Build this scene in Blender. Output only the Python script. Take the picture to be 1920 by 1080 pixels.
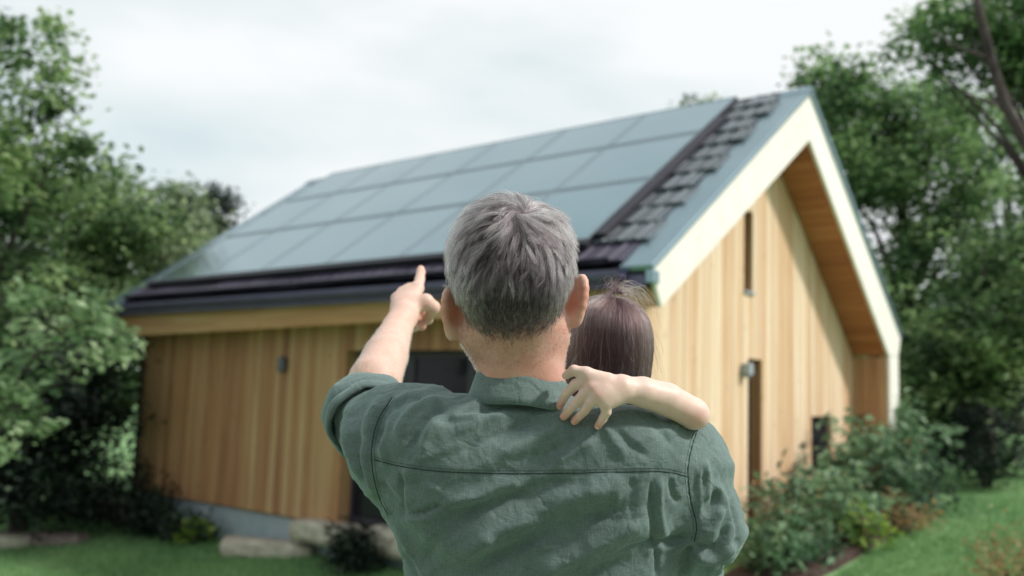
import bpy, math, random
import numpy as np
from mathutils import Matrix, Vector

for o in list(bpy.data.objects):
    bpy.data.objects.remove(o)
SC = bpy.context.scene
COL = SC.collection

# ------------------------------------------------------------------ camera
FPX, PITCH, ROLL = 1737.2, 0.1144, 0.0331
cp, sp, cr, sr = math.cos(PITCH), math.sin(PITCH), math.cos(ROLL), math.sin(ROLL)
FWD = np.array([0, cp, sp])
_R = np.array([1.0, 0, 0]); _U = np.array([0, -sp, cp])
RGT = cr * _R + sr * _U
UPV = -sr * _R + cr * _U
cam_d = bpy.data.cameras.new('camera')
cam = bpy.data.objects.new('camera', cam_d)
COL.objects.link(cam)
cam.matrix_world = Matrix(((RGT[0], UPV[0], -FWD[0], 0), (RGT[1], UPV[1], -FWD[1], 0), (RGT[2], UPV[2], -FWD[2], 0), (0, 0, 0, 1)))
cam_d.sensor_width = 36.0
cam_d.lens = FPX / 1920 * 36.0
cam_d.clip_start = 0.05
cam_d.clip_end = 2000
cam_d.dof.use_dof = True
cam_d.dof.focus_distance = 1.30
cam_d.dof.aperture_fstop = 3.3
SC.camera = cam

# ------------------------------------------------------------------ light
HA = math.atan2(-0.6334904, 0.77375055)           # house heading
SUN_DIR = np.array([0.70, -0.19, 0.69]); SUN_DIR /= np.linalg.norm(SUN_DIR)
SUN_EL = math.asin(SUN_DIR[2]); SUN_AZ = math.atan2(SUN_DIR[0], SUN_DIR[1])
world = bpy.data.worlds.new('World'); SC.world = world
world.use_nodes = True
wn = world.node_tree.nodes; wl = world.node_tree.links
wn.clear()
w_out = wn.new('ShaderNodeOutputWorld')
w_sky = wn.new('ShaderNodeTexSky'); w_sky.sky_type = 'NISHITA'; w_sky.sun_disc = False
w_sky.sun_elevation = SUN_EL; w_sky.sun_rotation = SUN_AZ
w_bg1 = wn.new('ShaderNodeBackground'); w_bg1.inputs['Strength'].default_value = 0.1
wl.new(w_sky.outputs[0], w_bg1.inputs['Color'])
w_tc = wn.new('ShaderNodeTexCoord')
w_map = wn.new('ShaderNodeMapping'); w_map.inputs['Scale'].default_value = (1.0, 1.0, 2.6)
w_map.inputs['Location'].default_value = (0.8, 2.2, 1.3)
wl.new(w_tc.outputs['Generated'], w_map.inputs['Vector'])
w_no = wn.new('ShaderNodeTexNoise'); w_no.inputs['Scale'].default_value = 1.9
w_no.inputs['Detail'].default_value = 5; w_no.inputs['Roughness'].default_value = 0.45
wl.new(w_map.outputs[0], w_no.inputs['Vector'])
w_rc = wn.new('ShaderNodeValToRGB')
w_rc.color_ramp.elements[0].position = 0.34; w_rc.color_ramp.elements[0].color = (0.70, 0.815, 0.84, 1)
w_rc.color_ramp.elements[1].position = 0.52; w_rc.color_ramp.elements[1].color = (1.0, 1.02, 1.02, 1)
wl.new(w_no.outputs['Fac'], w_rc.inputs['Fac'])
w_bg2 = wn.new('ShaderNodeBackground'); w_bg2.inputs['Strength'].default_value = 1.0
wl.new(w_rc.outputs[0], w_bg2.inputs['Color'])
w_mx = wn.new('ShaderNodeMixShader'); w_mx.inputs['Fac'].default_value = 0.92
wl.new(w_bg1.outputs[0], w_mx.inputs[1]); wl.new(w_bg2.outputs[0], w_mx.inputs[2])
wl.new(w_mx.outputs[0], w_out.inputs['Surface'])

sun_d = bpy.data.lights.new('sun', 'SUN'); sun_d.energy = 3.6; sun_d.angle = math.radians(6)
sun_d.color = (1.0, 0.955, 0.905)
sun = bpy.data.objects.new('sun', sun_d); COL.objects.link(sun)
sun.rotation_euler = Vector(SUN_DIR).to_track_quat('Z', 'Y').to_euler()
SC.view_settings.view_transform = 'Standard'
SC.view_settings.look = 'None'
SC.view_settings.exposure = 0.04
SC.view_settings.gamma = 1.0
SC.render.engine = 'CYCLES'
SC.cycles.use_denoising = True
SC.cycles.max_bounces = 6
SC.cycles.transparent_max_bounces = 6
SC.cycles.sample_clamp_indirect = 6

# ------------------------------------------------------------------ helpers
rng = np.random.default_rng(7)
random.seed(7)

def ray(x, y):
    return FWD + RGT * (x - 960) / FPX - UPV * (y - 540) / FPX
def pt(x, y, d):
    return ray(x, y) * d
def to_px(P):
    d = P @ FWD
    return np.stack([960 + FPX * (P @ RGT) / d, 540 - FPX * (P @ UPV) / d], -1)

def gz(x, y):
    x = np.asarray(x, float); y = np.asarray(y, float)
    zp = -2.525 + 0.0804 * x + 0.06 * y
    zp = np.where(zp > -0.9, -0.9 + 0.5 * (1 - np.exp(-(zp + 0.9) / 0.5)), zp)
    zp = np.maximum(zp, -3.2)
    t = np.clip((y - 2.2) / 5.0, 0, 1); t = t * t * (3 - 2 * t)
    return -1.5 * (1 - t) + zp * t + 0.012 * np.sin(x * 1.7) * np.cos(y * 1.3)

def ground_pt(px, py):
    r = ray(px, py)
    for d in np.arange(4, 60, 0.02):
        P = r * d
        if P[2] <= gz(P[0], P[1]):
            return P
    return r * 60

def link(o, parent=None):
    COL.objects.link(o)
    if parent is not None:
        o.parent = parent
    return o

def tag(o, label=None, cat=None, group=None, kind=None):
    if label: o['label'] = label
    if cat: o['category'] = cat
    if group: o['group'] = group
    if kind: o['kind'] = kind
    return o

def empty(name, loc=(0, 0, 0), rz=0.0):
    o = bpy.data.objects.new(name, None)
    o.location = loc; o.rotation_euler = (0, 0, rz); o.empty_display_size = 0.2
    COL.objects.link(o)
    return o

def np_mesh(name, V, F, smooth=False):
    """V (n,3), F (m,k) all faces with the same corner count."""
    me = bpy.data.meshes.new(name)
    V = np.asarray(V, np.float32); F = np.asarray(F, np.int32)
    m, k = F.shape
    me.vertices.add(len(V)); me.vertices.foreach_set('co', V.ravel())
    me.loops.add(m * k); me.loops.foreach_set('vertex_index', F.ravel())
    me.polygons.add(m)
    me.polygons.foreach_set('loop_start', np.arange(0, m * k, k, dtype=np.int32))
    if smooth:
        me.polygons.foreach_set('use_smooth', np.ones(m, bool))
    me.update(calc_edges=True)
    return me

def obj(name, me, mat=None, parent=None):
    o = bpy.data.objects.new(name, me)
    if mat is not None and not me.materials:
        me.materials.append(mat)
    return link(o, parent)

class MB:
    """collects mixed polygons"""
    def __init__(s): s.v = []; s.f = []
    def add(s, V, F):
        n = len(s.v); s.v += [tuple(p) for p in V]; s.f += [tuple(i + n for i in f) for f in F]
    def box(s, lo, hi, ch=0.0):
        (x0, y0, z0), (x1, y1, z1) = lo, hi
        V = [(x0, y0, z0), (x1, y0, z0), (x1, y1, z0), (x0, y1, z0), (x0, y0, z1), (x1, y0, z1), (x1, y1, z1), (x0, y1, z1)]
        s.add(V, [(0, 3, 2, 1), (4, 5, 6, 7), (0, 1, 5, 4), (1, 2, 6, 5), (2, 3, 7, 6), (3, 0, 4, 7)])
    def prism(s, poly, off):
        """closed prism: polygon points (3d) swept by off"""
        n = len(poly); off = np.array(off, float)
        A = [np.array(p, float) for p in poly]; B = [p + off for p in A]
        s.add(A + B, [tuple(range(n - 1, -1, -1)), tuple(range(n, 2 * n))] + [(i, (i + 1) % n, n + (i + 1) % n, n + i) for i in range(n)])
    def tube(s, pts, rad, n=8, cap=True):
        pts = [np.array(p, float) for p in pts]
        if np.isscalar(rad): rad = [rad] * len(pts)
        rings = []; up = np.array([0.31, 0.17, 0.93])
        for i, p in enumerate(pts):
            t = pts[min(i + 1, len(pts) - 1)] - pts[max(i - 1, 0)]
            t /= max(np.linalg.norm(t), 1e-9)
            a = np.cross(t, up)
            if np.linalg.norm(a) < 1e-3: a = np.cross(t, [1, 0, 0])
            a /= np.linalg.norm(a); b = np.cross(t, a)
            rings.append([p + rad[i] * (math.cos(2 * math.pi * k / n) * a + math.sin(2 * math.pi * k / n) * b) for k in range(n)])
        base = len(s.v)
        for r in rings: s.v += [tuple(q) for q in r]
        for i in range(len(rings) - 1):
            for k in range(n):
                s.f.append((base + i * n + k, base + i * n + (k + 1) % n, base + (i + 1) * n + (k + 1) % n, base + (i + 1) * n + k))
        if cap:
            s.f.append(tuple(base + k for k in range(n - 1, -1, -1)))
            e = base + (len(rings) - 1) * n
            s.f.append(tuple(e + k for k in range(n)))
    def mesh(s, name, smooth=False):
        me = bpy.data.meshes.new(name); me.from_pydata(s.v, [], s.f); 
        if smooth: me.polygons.foreach_set('use_smooth', [True] * len(me.polygons))
        me.update(); return me
    def build(s, name, mat, parent=None, smooth=False, bevel=0.0):
        me = s.mesh(name, smooth); o = obj(name, me, mat, parent)
        if bevel:
            b = o.modifiers.new('bevel', 'BEVEL'); b.width = bevel; b.segments = 2; b.limit_method = 'ANGLE'
        return o

# ------------------------------------------------------------------ materials
def new_mat(name):
    m = bpy.data.materials.new(name); m.use_nodes = True
    nt = m.node_tree
    return m, nt, nt.nodes['Principled BSDF'], nt.nodes, nt.links

def ramp(nodes, stops):
    r = nodes.new('ShaderNodeValToRGB')
    e = r.color_ramp.elements
    while len(e) < len(stops): e.new(0.5)
    for i, (p, c) in enumerate(stops):
        e[i].position = p; e[i].color = (*c, 1)
    return r

def noise_mat(name, c0, c1, scale=(6, 6, 6), detail=5, rough=0.7, bump=0.15, bdist=0.01, spec=0.4, lo=0.3, hi=0.7, metallic=0.0):
    m, nt, b, N, L = new_mat(name)
    tc = N.new('ShaderNodeTexCoord'); mp = N.new('ShaderNodeMapping'); mp.inputs['Scale'].default_value = scale
    L.new(tc.outputs['Object'], mp.inputs['Vector'])
    no = N.new('ShaderNodeTexNoise'); no.inputs['Scale'].default_value = 1; no.inputs['Detail'].default_value = detail
    L.new(mp.outputs[0], no.inputs['Vector'])
    r = ramp(N, [(lo, c0), (hi, c1)]); L.new(no.outputs['Fac'], r.inputs['Fac'])
    L.new(r.outputs[0], b.inputs['Base Color'])
    b.inputs['Roughness'].default_value = rough; b.inputs['Metallic'].default_value = metallic
    b.inputs['Specular IOR Level'].default_value = spec
    bu = N.new('ShaderNodeBump'); bu.inputs['Strength'].default_value = bump; bu.inputs['Distance'].default_value = bdist
    L.new(no.outputs['Fac'], bu.inputs['Height']); L.new(bu.outputs[0], b.inputs['Normal'])
    return m

def wood_mat(name, stops, axis=2, rough=0.55, along=0.7, across=22.0, spread=0.3):
    """grain runs along local axis; each board (object) takes its own tone"""
    m, nt, b, N, L = new_mat(name)
    tc = N.new('ShaderNodeTexCoord'); mp = N.new('ShaderNodeMapping')
    s = [across] * 3; s[axis] = along
    mp.inputs['Scale'].default_value = s
    oi = N.new('ShaderNodeObjectInfo')
    ad = N.new('ShaderNodeVectorMath'); ad.operation = 'ADD'
    sc = N.new('ShaderNodeVectorMath'); sc.operation = 'SCALE'; sc.inputs[0].default_value = (3, 5, 7)
    mu = N.new('ShaderNodeMath'); mu.operation = 'MULTIPLY'; mu.inputs[1].default_value = 9
    L.new(oi.outputs['Random'], mu.inputs[0]); L.new(mu.outputs[0], sc.inputs['Scale'])
    L.new(tc.outputs['Object'], ad.inputs[0]); L.new(sc.outputs[0], ad.inputs[1])
    L.new(ad.outputs[0], mp.inputs['Vector'])
    no = N.new('ShaderNodeTexNoise'); no.inputs['Scale'].default_value = 1; no.inputs['Detail'].default_value = 6
    no.inputs['Roughness'].default_value = 0.6; no.inputs['Distortion'].default_value = 0.6
    L.new(mp.outputs[0], no.inputs['Vector'])
    # board tone + grain
    m1 = N.new('ShaderNodeMapRange'); m1.inputs['To Min'].default_value = -spread; m1.inputs['To Max'].default_value = spread
    L.new(oi.outputs['Random'], m1.inputs['Value'])
    a2 = N.new('ShaderNodeMath'); a2.operation = 'ADD'
    L.new(m1.outputs[0], a2.inputs[0]); L.new(no.outputs['Fac'], a2.inputs[1])
    r = ramp(N, stops); L.new(a2.outputs[0], r.inputs['Fac'])
    # knots
    mp2 = N.new('ShaderNodeMapping'); s2 = [7.0] * 3; s2[axis] = 2.4; mp2.inputs['Scale'].default_value = s2
    L.new(ad.outputs[0], mp2.inputs['Vector'])
    vo = N.new('ShaderNodeTexVoronoi'); L.new(mp2.outputs[0], vo.inputs['Vector']); vo.inputs['Scale'].default_value = 0.9
    kr = ramp(N, [(0.03, (0.55, 0.42, 0.32)), (0.13, (1, 1, 1))]); L.new(vo.outputs['Distance'], kr.inputs['Fac'])
    mx = N.new('ShaderNodeMix'); mx.data_type = 'RGBA'; mx.blend_type = 'MULTIPLY'; mx.inputs['Factor'].default_value = 0.8
    L.new(r.outputs[0], mx.inputs['A']); L.new(kr.outputs[0], mx.inputs['B'])
    L.new(mx.outputs['Result'], b.inputs['Base Color'])
    b.inputs['Roughness'].default_value = rough; b.inputs['Specular IOR Level'].default_value = 0.3
    bu = N.new('ShaderNodeBump'); bu.inputs['Strength'].default_value = 0.2; bu.inputs['Distance'].default_value = 0.004
    L.new(no.outputs['Fac'], bu.inputs['Height']); L.new(bu.outputs[0], b.inputs['Normal'])
    return m

LARCH = [(0.15, (0.37, 0.17, 0.08)), (0.45, (0.53, 0.285, 0.135)), (0.62, (0.60, 0.37, 0.19)), (0.9, (0.68, 0.48, 0.29))]
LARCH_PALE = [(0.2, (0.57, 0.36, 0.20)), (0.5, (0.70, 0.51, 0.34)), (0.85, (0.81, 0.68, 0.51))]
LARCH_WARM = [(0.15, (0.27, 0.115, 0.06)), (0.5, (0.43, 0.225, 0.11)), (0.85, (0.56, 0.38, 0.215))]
M = {}
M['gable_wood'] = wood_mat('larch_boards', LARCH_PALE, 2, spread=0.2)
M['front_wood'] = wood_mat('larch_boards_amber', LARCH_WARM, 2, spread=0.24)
M['barge_wood'] = wood_mat('pale_spruce_panel', [(0.2, (0.79, 0.73, 0.655)), (0.55, (0.83, 0.795, 0.74)), (0.9, (0.86, 0.835, 0.79))], 2, along=4, across=5)
M['soffit_wood'] = wood_mat('oiled_soffit_boards', [(0.15, (0.30, 0.11, 0.045)), (0.5, (0.44, 0.17, 0.07)), (0.85, (0.52, 0.23, 0.10))], 0, spread=0.2)
M['fascia_wood'] = wood_mat('larch_fascia', LARCH, 0, across=14)
M['metal'] = noise_mat('blue_grey_metal', (0.22, 0.31, 0.355), (0.26, 0.36, 0.40), (2, 2, 2), 3, 0.34, 0.03, 0.003, 0.5, metallic=0.75)
M['gutter'] = noise_mat('dark_violet_grey_gutter', (0.105, 0.088, 0.185), (0.13, 0.11, 0.22), (3, 3, 3), 3, 0.45, 0.03, 0.003)
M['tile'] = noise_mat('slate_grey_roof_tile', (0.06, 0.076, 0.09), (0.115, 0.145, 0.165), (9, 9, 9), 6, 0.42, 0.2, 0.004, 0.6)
def vary(m, lo=0.75, hi=1.25):
    """each tile takes its own lightness"""
    N, L = m.node_tree.nodes, m.node_tree.links; b = N['Principled BSDF']; src = b.inputs['Base Color'].links[0].from_socket
    oi = N.new('ShaderNodeObjectInfo'); mr = N.new('ShaderNodeMapRange'); mr.inputs['To Min'].default_value = lo; mr.inputs['To Max'].default_value = hi
    L.new(oi.outputs['Random'], mr.inputs['Value']); hs = N.new('ShaderNodeHueSaturation'); L.new(mr.outputs[0], hs.inputs['Value']); L.new(src, hs.inputs['Color']); L.new(hs.outputs[0], b.inputs['Base Color'])
vary(M['tile'])
M['tile_dark'] = noise_mat('dark_underlay', (0.02, 0.018, 0.03), (0.035, 0.03, 0.045), (9, 9, 9), 4, 0.6, 0.1, 0.004)
M['panel_glass'] = noise_mat('solar_panel_glass', (0.24, 0.345, 0.39), (0.275, 0.385, 0.425), (0.8, 0.8, 0.8), 3, 0.2, 0.0, 0.001, 0.6, metallic=0.85)
M['panel_frame'] = noise_mat('solar_panel_frame', (0.16, 0.21, 0.24), (0.19, 0.245, 0.275), (2, 2, 2), 3, 0.6, 0.02, 0.002, metallic=0.0)
M['panel_side'] = noise_mat('black_panel_skirt', (0.012, 0.010, 0.02), (0.02, 0.018, 0.03), (2, 2, 2), 3, 0.5, 0.02, 0.002)
M['shaded_eave_tile'] = noise_mat('shaded_violet_slate_tile', (0.030, 0.024, 0.05), (0.05, 0.04, 0.075), (9, 9, 9), 6, 0.5, 0.2, 0.004, 0.5)  # the panels' shadow on the lowest course is put into this darker colour
M['glass'] = noise_mat('dark_window_glass', (0.012, 0.012, 0.018), (0.02, 0.018, 0.026), (1, 1, 1), 2, 0.06, 0.0, 0.001, 0.15)
M['frame_dark'] = noise_mat('dark_window_frame', (0.03, 0.026, 0.04), (0.045, 0.04, 0.055), (5, 5, 5), 3, 0.45, 0.02, 0.002)
M['plinth'] = noise_mat('blue_grey_render', (0.30, 0.36, 0.42), (0.40, 0.46, 0.50), (5, 5, 5), 6, 0.85, 0.2, 0.01)
M['lamp'] = noise_mat('grey_lamp_metal', (0.10, 0.11, 0.16), (0.14, 0.15, 0.20), (5, 5, 5), 3, 0.4, 0.02, 0.002)
M['lamp_pale'] = noise_mat('pale_blue_lamp_metal', (0.32, 0.38, 0.43), (0.38, 0.44, 0.50), (5, 5, 5), 3, 0.4, 0.02, 0.002)
M['stone'] = noise_mat('pale_limestone', (0.34, 0.30, 0.24), (0.62, 0.58, 0.50), (5, 5, 8), 8, 0.85, 0.6, 0.03)
M['stone_red'] = noise_mat('reddish_stone', (0.16, 0.11, 0.11), (0.34, 0.28, 0.27), (5, 5, 8), 8, 0.85, 0.6, 0.03)
M['soil'] = noise_mat('dark_garden_soil', (0.03, 0.018, 0.015), (0.08, 0.05, 0.04), (14, 14, 14), 8, 0.95, 0.8, 0.03)
M['bark'] = noise_mat('dark_bark', (0.035, 0.025, 0.03), (0.10, 0.075, 0.07), (14, 14, 3), 8, 0.9, 0.8, 0.03)

def lawn_mat():
    m, nt, b, N, L = new_mat('lawn_turf')
    tc = N.new('ShaderNodeTexCoord')
    n1 = N.new('ShaderNodeTexNoise'); n1.inputs['Scale'].default_value = 0.9; n1.inputs['Detail'].default_value = 6
    n2 = N.new('ShaderNodeTexNoise'); n2.inputs['Scale'].default_value = 14; n2.inputs['Detail'].default_value = 8
    L.new(tc.outputs['Object'], n1.inputs['Vector']); L.new(tc.outputs['Object'], n2.inputs['Vector'])
    ad = N.new('ShaderNodeMath'); ad.operation = 'MULTIPLY_ADD'; ad.inputs[1].default_value = 0.5
    L.new(n2.outputs['Fac'], ad.inputs[0]); 
    mu = N.new('ShaderNodeMath'); mu.operation = 'MULTIPLY'; mu.inputs[1].default_value = 0.55
    L.new(n1.outputs['Fac'], mu.inputs[0]); L.new(mu.outputs[0], ad.inputs[2])
    r = ramp(N, [(0.36, (0.09, 0.18, 0.075)), (0.5, (0.16, 0.30, 0.13)), (0.62, (0.26, 0.40, 0.19))])
    L.new(ad.outputs[0], r.inputs['Fac']); L.new(r.outputs[0], b.inputs['Base Color'])
    b.inputs['Roughness'].default_value = 0.9; b.inputs['Specular IOR Level'].default_value = 0.15
    bu = N.new('ShaderNodeBump'); bu.inputs['Strength'].default_value = 0.7; bu.inputs['Distance'].default_value = 0.04
    L.new(n2.outputs['Fac'], bu.inputs['Height']); L.new(bu.outputs[0], b.inputs['Normal'])
    return m
M['lawn'] = lawn_mat()
M['paving'] = noise_mat('warm_grey_paving', (0.20, 0.18, 0.175), (0.32, 0.295, 0.285), (3, 3, 3), 8, 0.9, 0.3, 0.01)

def leaf_mat(name, stops, trans=0.35, rough=0.5):
    m, nt, b, N, L = new_mat(name)
    at = N.new('ShaderNodeAttribute'); at.attribute_name = 'tone'
    r = ramp(N, stops); L.new(at.outputs['Fac'], r.inputs['Fac'])
    L.new(r.outputs[0], b.inputs['Base Color'])
    b.inputs['Roughness'].default_value = rough; b.inputs['Specular IOR Level'].default_value = 0.2
    tr = N.new('ShaderNodeBsdfTranslucent'); 
    hs = N.new('ShaderNodeHueSaturation'); hs.inputs['Value'].default_value = 1.4; hs.inputs['Saturation'].default_value = 1.1
    L.new(r.outputs[0], hs.inputs['Color']); L.new(hs.outputs[0], tr.inputs['Color'])
    mx = N.new('ShaderNodeMixShader'); mx.inputs['Fac'].default_value = trans
    L.new(b.outputs[0], mx.inputs[1]); L.new(tr.outputs[0], mx.inputs[2])
    L.new(mx.outputs[0], N['Material Output'].inputs['Surface'])
    return m
LEAF = {
 'maple': leaf_mat('maple_leaves', [(0, (0.016, 0.034, 0.020)), (0.5, (0.125, 0.205, 0.09)), (1, (0.37, 0.48, 0.23))]),
 'bright': leaf_mat('young_maple_leaves', [(0, (0.05, 0.10, 0.05)), (0.5, (0.19, 0.29, 0.15)), (1, (0.42, 0.52, 0.32))]),
 'dark': leaf_mat('dark_tree_leaves', [(0, (0.014, 0.030, 0.020)), (0.5, (0.13, 0.225, 0.10)), (1, (0.36, 0.50, 0.24))]),
 'pale': leaf_mat('pale_tree_leaves', [(0, (0.06, 0.10, 0.05)), (0.5, (0.22, 0.29, 0.17)), (1, (0.44, 0.50, 0.34))]),
 'shrub': leaf_mat('shrub_leaves', [(0, (0.022, 0.045, 0.032)), (0.5, (0.12, 0.215, 0.12)), (1, (0.33, 0.46, 0.29))]),
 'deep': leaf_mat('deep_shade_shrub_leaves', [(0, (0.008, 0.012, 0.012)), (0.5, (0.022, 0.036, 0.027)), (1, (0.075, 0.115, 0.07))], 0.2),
 'yellow': leaf_mat('yellow_green_leaves', [(0, (0.10, 0.18, 0.03)), (0.5, (0.22, 0.34, 0.06)), (1, (0.40, 0.48, 0.14))]),
 'orange': leaf_mat('russet_leaves', [(0, (0.10, 0.06, 0.04)), (0.5, (0.30, 0.20, 0.10)), (1, (0.50, 0.36, 0.20))]),
 'grass': leaf_mat('grass_blades', [(0, (0.09, 0.18, 0.08)), (0.5, (0.18, 0.34, 0.145)), (1, (0.36, 0.50, 0.25))], 0.3, 0.6),
}
# ------------------------------------------------------------------ ground
def build_ground():
    xs = np.concatenate([np.linspace(-400, -42, 14), np.linspace(-40, 40, 161), np.linspace(42, 400, 14)])
    ys = np.concatenate([np.linspace(-120, -12, 10), np.linspace(-10, 45, 111), np.linspace(48, 600, 16)])
    X, Y = np.meshgrid(xs, ys); Z = gz(X, Y)
    nx, ny = len(xs), len(ys)
    V = np.stack([X, Y, Z], -1).reshape(-1, 3)
    i = np.arange((nx - 1) * (ny - 1)); a = (i // (nx - 1)) * nx + i % (nx - 1)
    F = np.stack([a, a + 1, a + nx + 1, a + nx], -1)
    o = obj('lawn', np_mesh('lawn', V, F, True), M['lawn'])
    tag(o, 'mown green lawn sloping round the timber house', kind='structure')
build_ground()
# unseen raised paving under the people, added to keep their bounce light neutral
def bounce_terrace():
    mb = MB(); mb.box((-7, -9, -2.2), (7, 2.15, -1.506)); o = mb.build('bounce_terrace', M['soil']); tag(o, 'unseen raised paving under the man, added for neutral bounce light', kind='structure')
    me = MB(); me.box((0, 0, 0), (0.985, 0.985, 0.022)); pm_ = me.mesh('paving_slab'); pm_.materials.append(M['paving'])
    for i in range(14):
        for j in range(11):
            s = bpy.data.objects.new('paving_slab', pm_); link(s, o); s.location = (-7 + i + 0.008, -8.93 + j + 0.008, -1.5225 + random.uniform(-0.002, 0.0015))
bounce_terrace()

# ------------------------------------------------------------------ the house
S = 0.86
E0 = np.array([1.2126, 8.0, 1.1508])
GH = -1.85
house = empty('timber_house', (E0[0], E0[1], GH), HA)
tag(house, 'timber clad house with solar panels on its pitched roof', 'house')
Z0 = E0[2] - GH
def LB(a, b, h):
    return np.array([-a * S, b * S, h * S + Z0])
hw = Matrix.Translation((E0[0], E0[1], GH)) @ Matrix.Rotation(HA, 4, 'Z')
def WB(a, b, h):
    return np.array(hw @ Vector(LB(a, b, h)))
RB, RH = 4.2042, 3.0104          # ridge
FB, FH = 8.2113, -0.1234         # far eave
LEN = 10.95
G = 0.59                         # gable overhang
def poly_prism(name, pts, off_a, mat, parent, bevel=0.0, a0=0.0):
    """outline in (b,h) at a0, swept along a"""
    mb = MB()
    P = [LB(a0, b, h) for b, h in pts]
    mb.prism(P, LB(off_a, 0, 0) - LB(0, 0, 0))
    return mb.build(name, mat, parent, bevel=bevel)
def abox(mb, a0, a1, b0, b1, h0, h1):
    p, q = LB(a0, b0, h0), LB(a1, b1, h1)
    mb.box(np.minimum(p, q), np.maximum(p, q))

# roof: structural slabs (parts of the roof)
roof = poly_prism('roof', [(0.02, -0.06), (RB, RH - 0.075), (FB - 0.02, FH - 0.06), (FB - 0.06, FH - 0.16), (RB, RH - 0.45), (0.1, -0.2)], LEN - 0.12, M['tile_dark'], house, a0=0.06)
sl = np.array([RB, RH]); SL = np.linalg.norm(sl); sl /= SL; nr = np.array([-sl[1], sl[0]])
def RS(a, s, up=0.0):
    """a point on the near slope: a along the eave, s up the slope, up off it"""
    return LB(a, s * sl[0] + up * nr[0], s * sl[1] + up * nr[1])
def slope_box(mb, a0, a1, s0, s1, u0, u1, tilt=0.0):
    V = [RS(a0, s0, u0), RS(a1, s0, u0), RS(a1, s1, u0 - tilt), RS(a0, s1, u0 - tilt), RS(a0, s0, u1), RS(a1, s0, u1), RS(a1, s1, u1 - tilt), RS(a0, s1, u1 - tilt)]
    mb.add(V, [(0, 1, 2, 3), (4, 7, 6, 5), (0, 4, 5, 1), (1, 5, 6, 2), (2, 6, 7, 3), (3, 7, 4, 0)])
# verge flashing: both gable edges
for (a0, a1) in ((-0.03, 0.37), (LEN - 0.48, LEN + 0.03)):
    mb = MB(); slope_box(mb, a0, a1, -0.03, SL - 0.02, -0.03, 0.035); mb.build('verge_flashing', M['metal'], roof, bevel=0.01)
slf = np.array([FB - RB, FH - RH]); SLF = np.linalg.norm(slf); slf /= SLF; nf = np.array([-slf[1], slf[0]])
mb = MB()
A = [LB(-0.03, RB + s * slf[0] + u * nf[0], RH + s * slf[1] + u * nf[1]) for s, u in ((0.03, -0.05), (SLF + 0.03, -0.05), (SLF + 0.03, 0.06), (0.0, 0.06))]
mb.prism(A, LB(LEN + 0.06, 0, 0) - LB(0, 0, 0)); mb.build('roof_slope', M['metal'], roof, bevel=0.01)
# eave wrap of the flashing at the near corner
mb = MB(); abox(mb, -0.025, 0.06, -0.03, 0.12, -0.17, -0.035); mb.build('flashing_end', M['metal'], roof, bevel=0.008)
# ridge caps
n = 24
for i in range(n):
    a0 = -0.04 + i * (LEN + 0.08) / n; a1 = a0 + (LEN + 0.08) / n - 0.015
    mb = MB()
    P = [LB(a0, RB + b, RH + h) for b, h in ((-0.13, -0.075), (-0.13, -0.03), (0, 0.075), (0.13, -0.03), (0.13, -0.075), (0, 0.03))]
    mb.prism(P, LB(a1, 0, 0) - LB(a0, 0, 0))
    mb.build('ridge_cap', M['metal'] if i in (0, 23) or 3 < i < 22 else M['panel_side'], roof)
# tiles where they show: right strip, left strip, bottom courses, top course
COURSE = SL / 11
TW = 0.215
def tile_mesh(w, bulge):
    mb = MB()
    slope_box(mb, 0, w - 0.010, 0, COURSE * 1.08, 0.045, 0.075, 0.036)
    rl = w * 0.30
    V = []
    for s_, dz in ((0.0, 0.0), (COURSE * 1.08, -0.036)):
        for a_, u_ in ((w - 0.012 - rl, 0.0752), (w - 0.012 - rl * 0.8, 0.102), (w - 0.012 - rl * 0.3, 0.104), (w - 0.0125, 0.0752)): V.append(RS(a_, s_, 0.0752 + (u_ - 0.0752) * 0.55 + dz))
    mb.add(V, [(0, 4, 5, 1), (1, 5, 6, 2), (2, 6, 7, 3), (3, 2, 1, 0)[::-1]])
    a = RS(0, 0, 0)
    mb.v = [tuple(np.array(p) - a) for p in mb.v]
    return mb.mesh('roof_tile')
tm = tile_mesh(TW, 0); tm.materials.append(M['tile'])
tme = tile_mesh(TW, 0); tme.materials.append(M['shaded_eave_tile'])
for k in range(11):
    cols = []
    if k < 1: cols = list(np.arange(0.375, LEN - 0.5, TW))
    else:
        off = -TW * 0.5 if k % 2 else 0
        cols = [0.39 + off + TW * j for j in range(5) ] + [LEN - 0.93 + TW * j for j in range(2)]
    for a in cols:
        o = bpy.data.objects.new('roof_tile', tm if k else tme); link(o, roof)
        o.location = RS(a, k * COURSE + 0.06, random.uniform(-0.008, 0.014))
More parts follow.
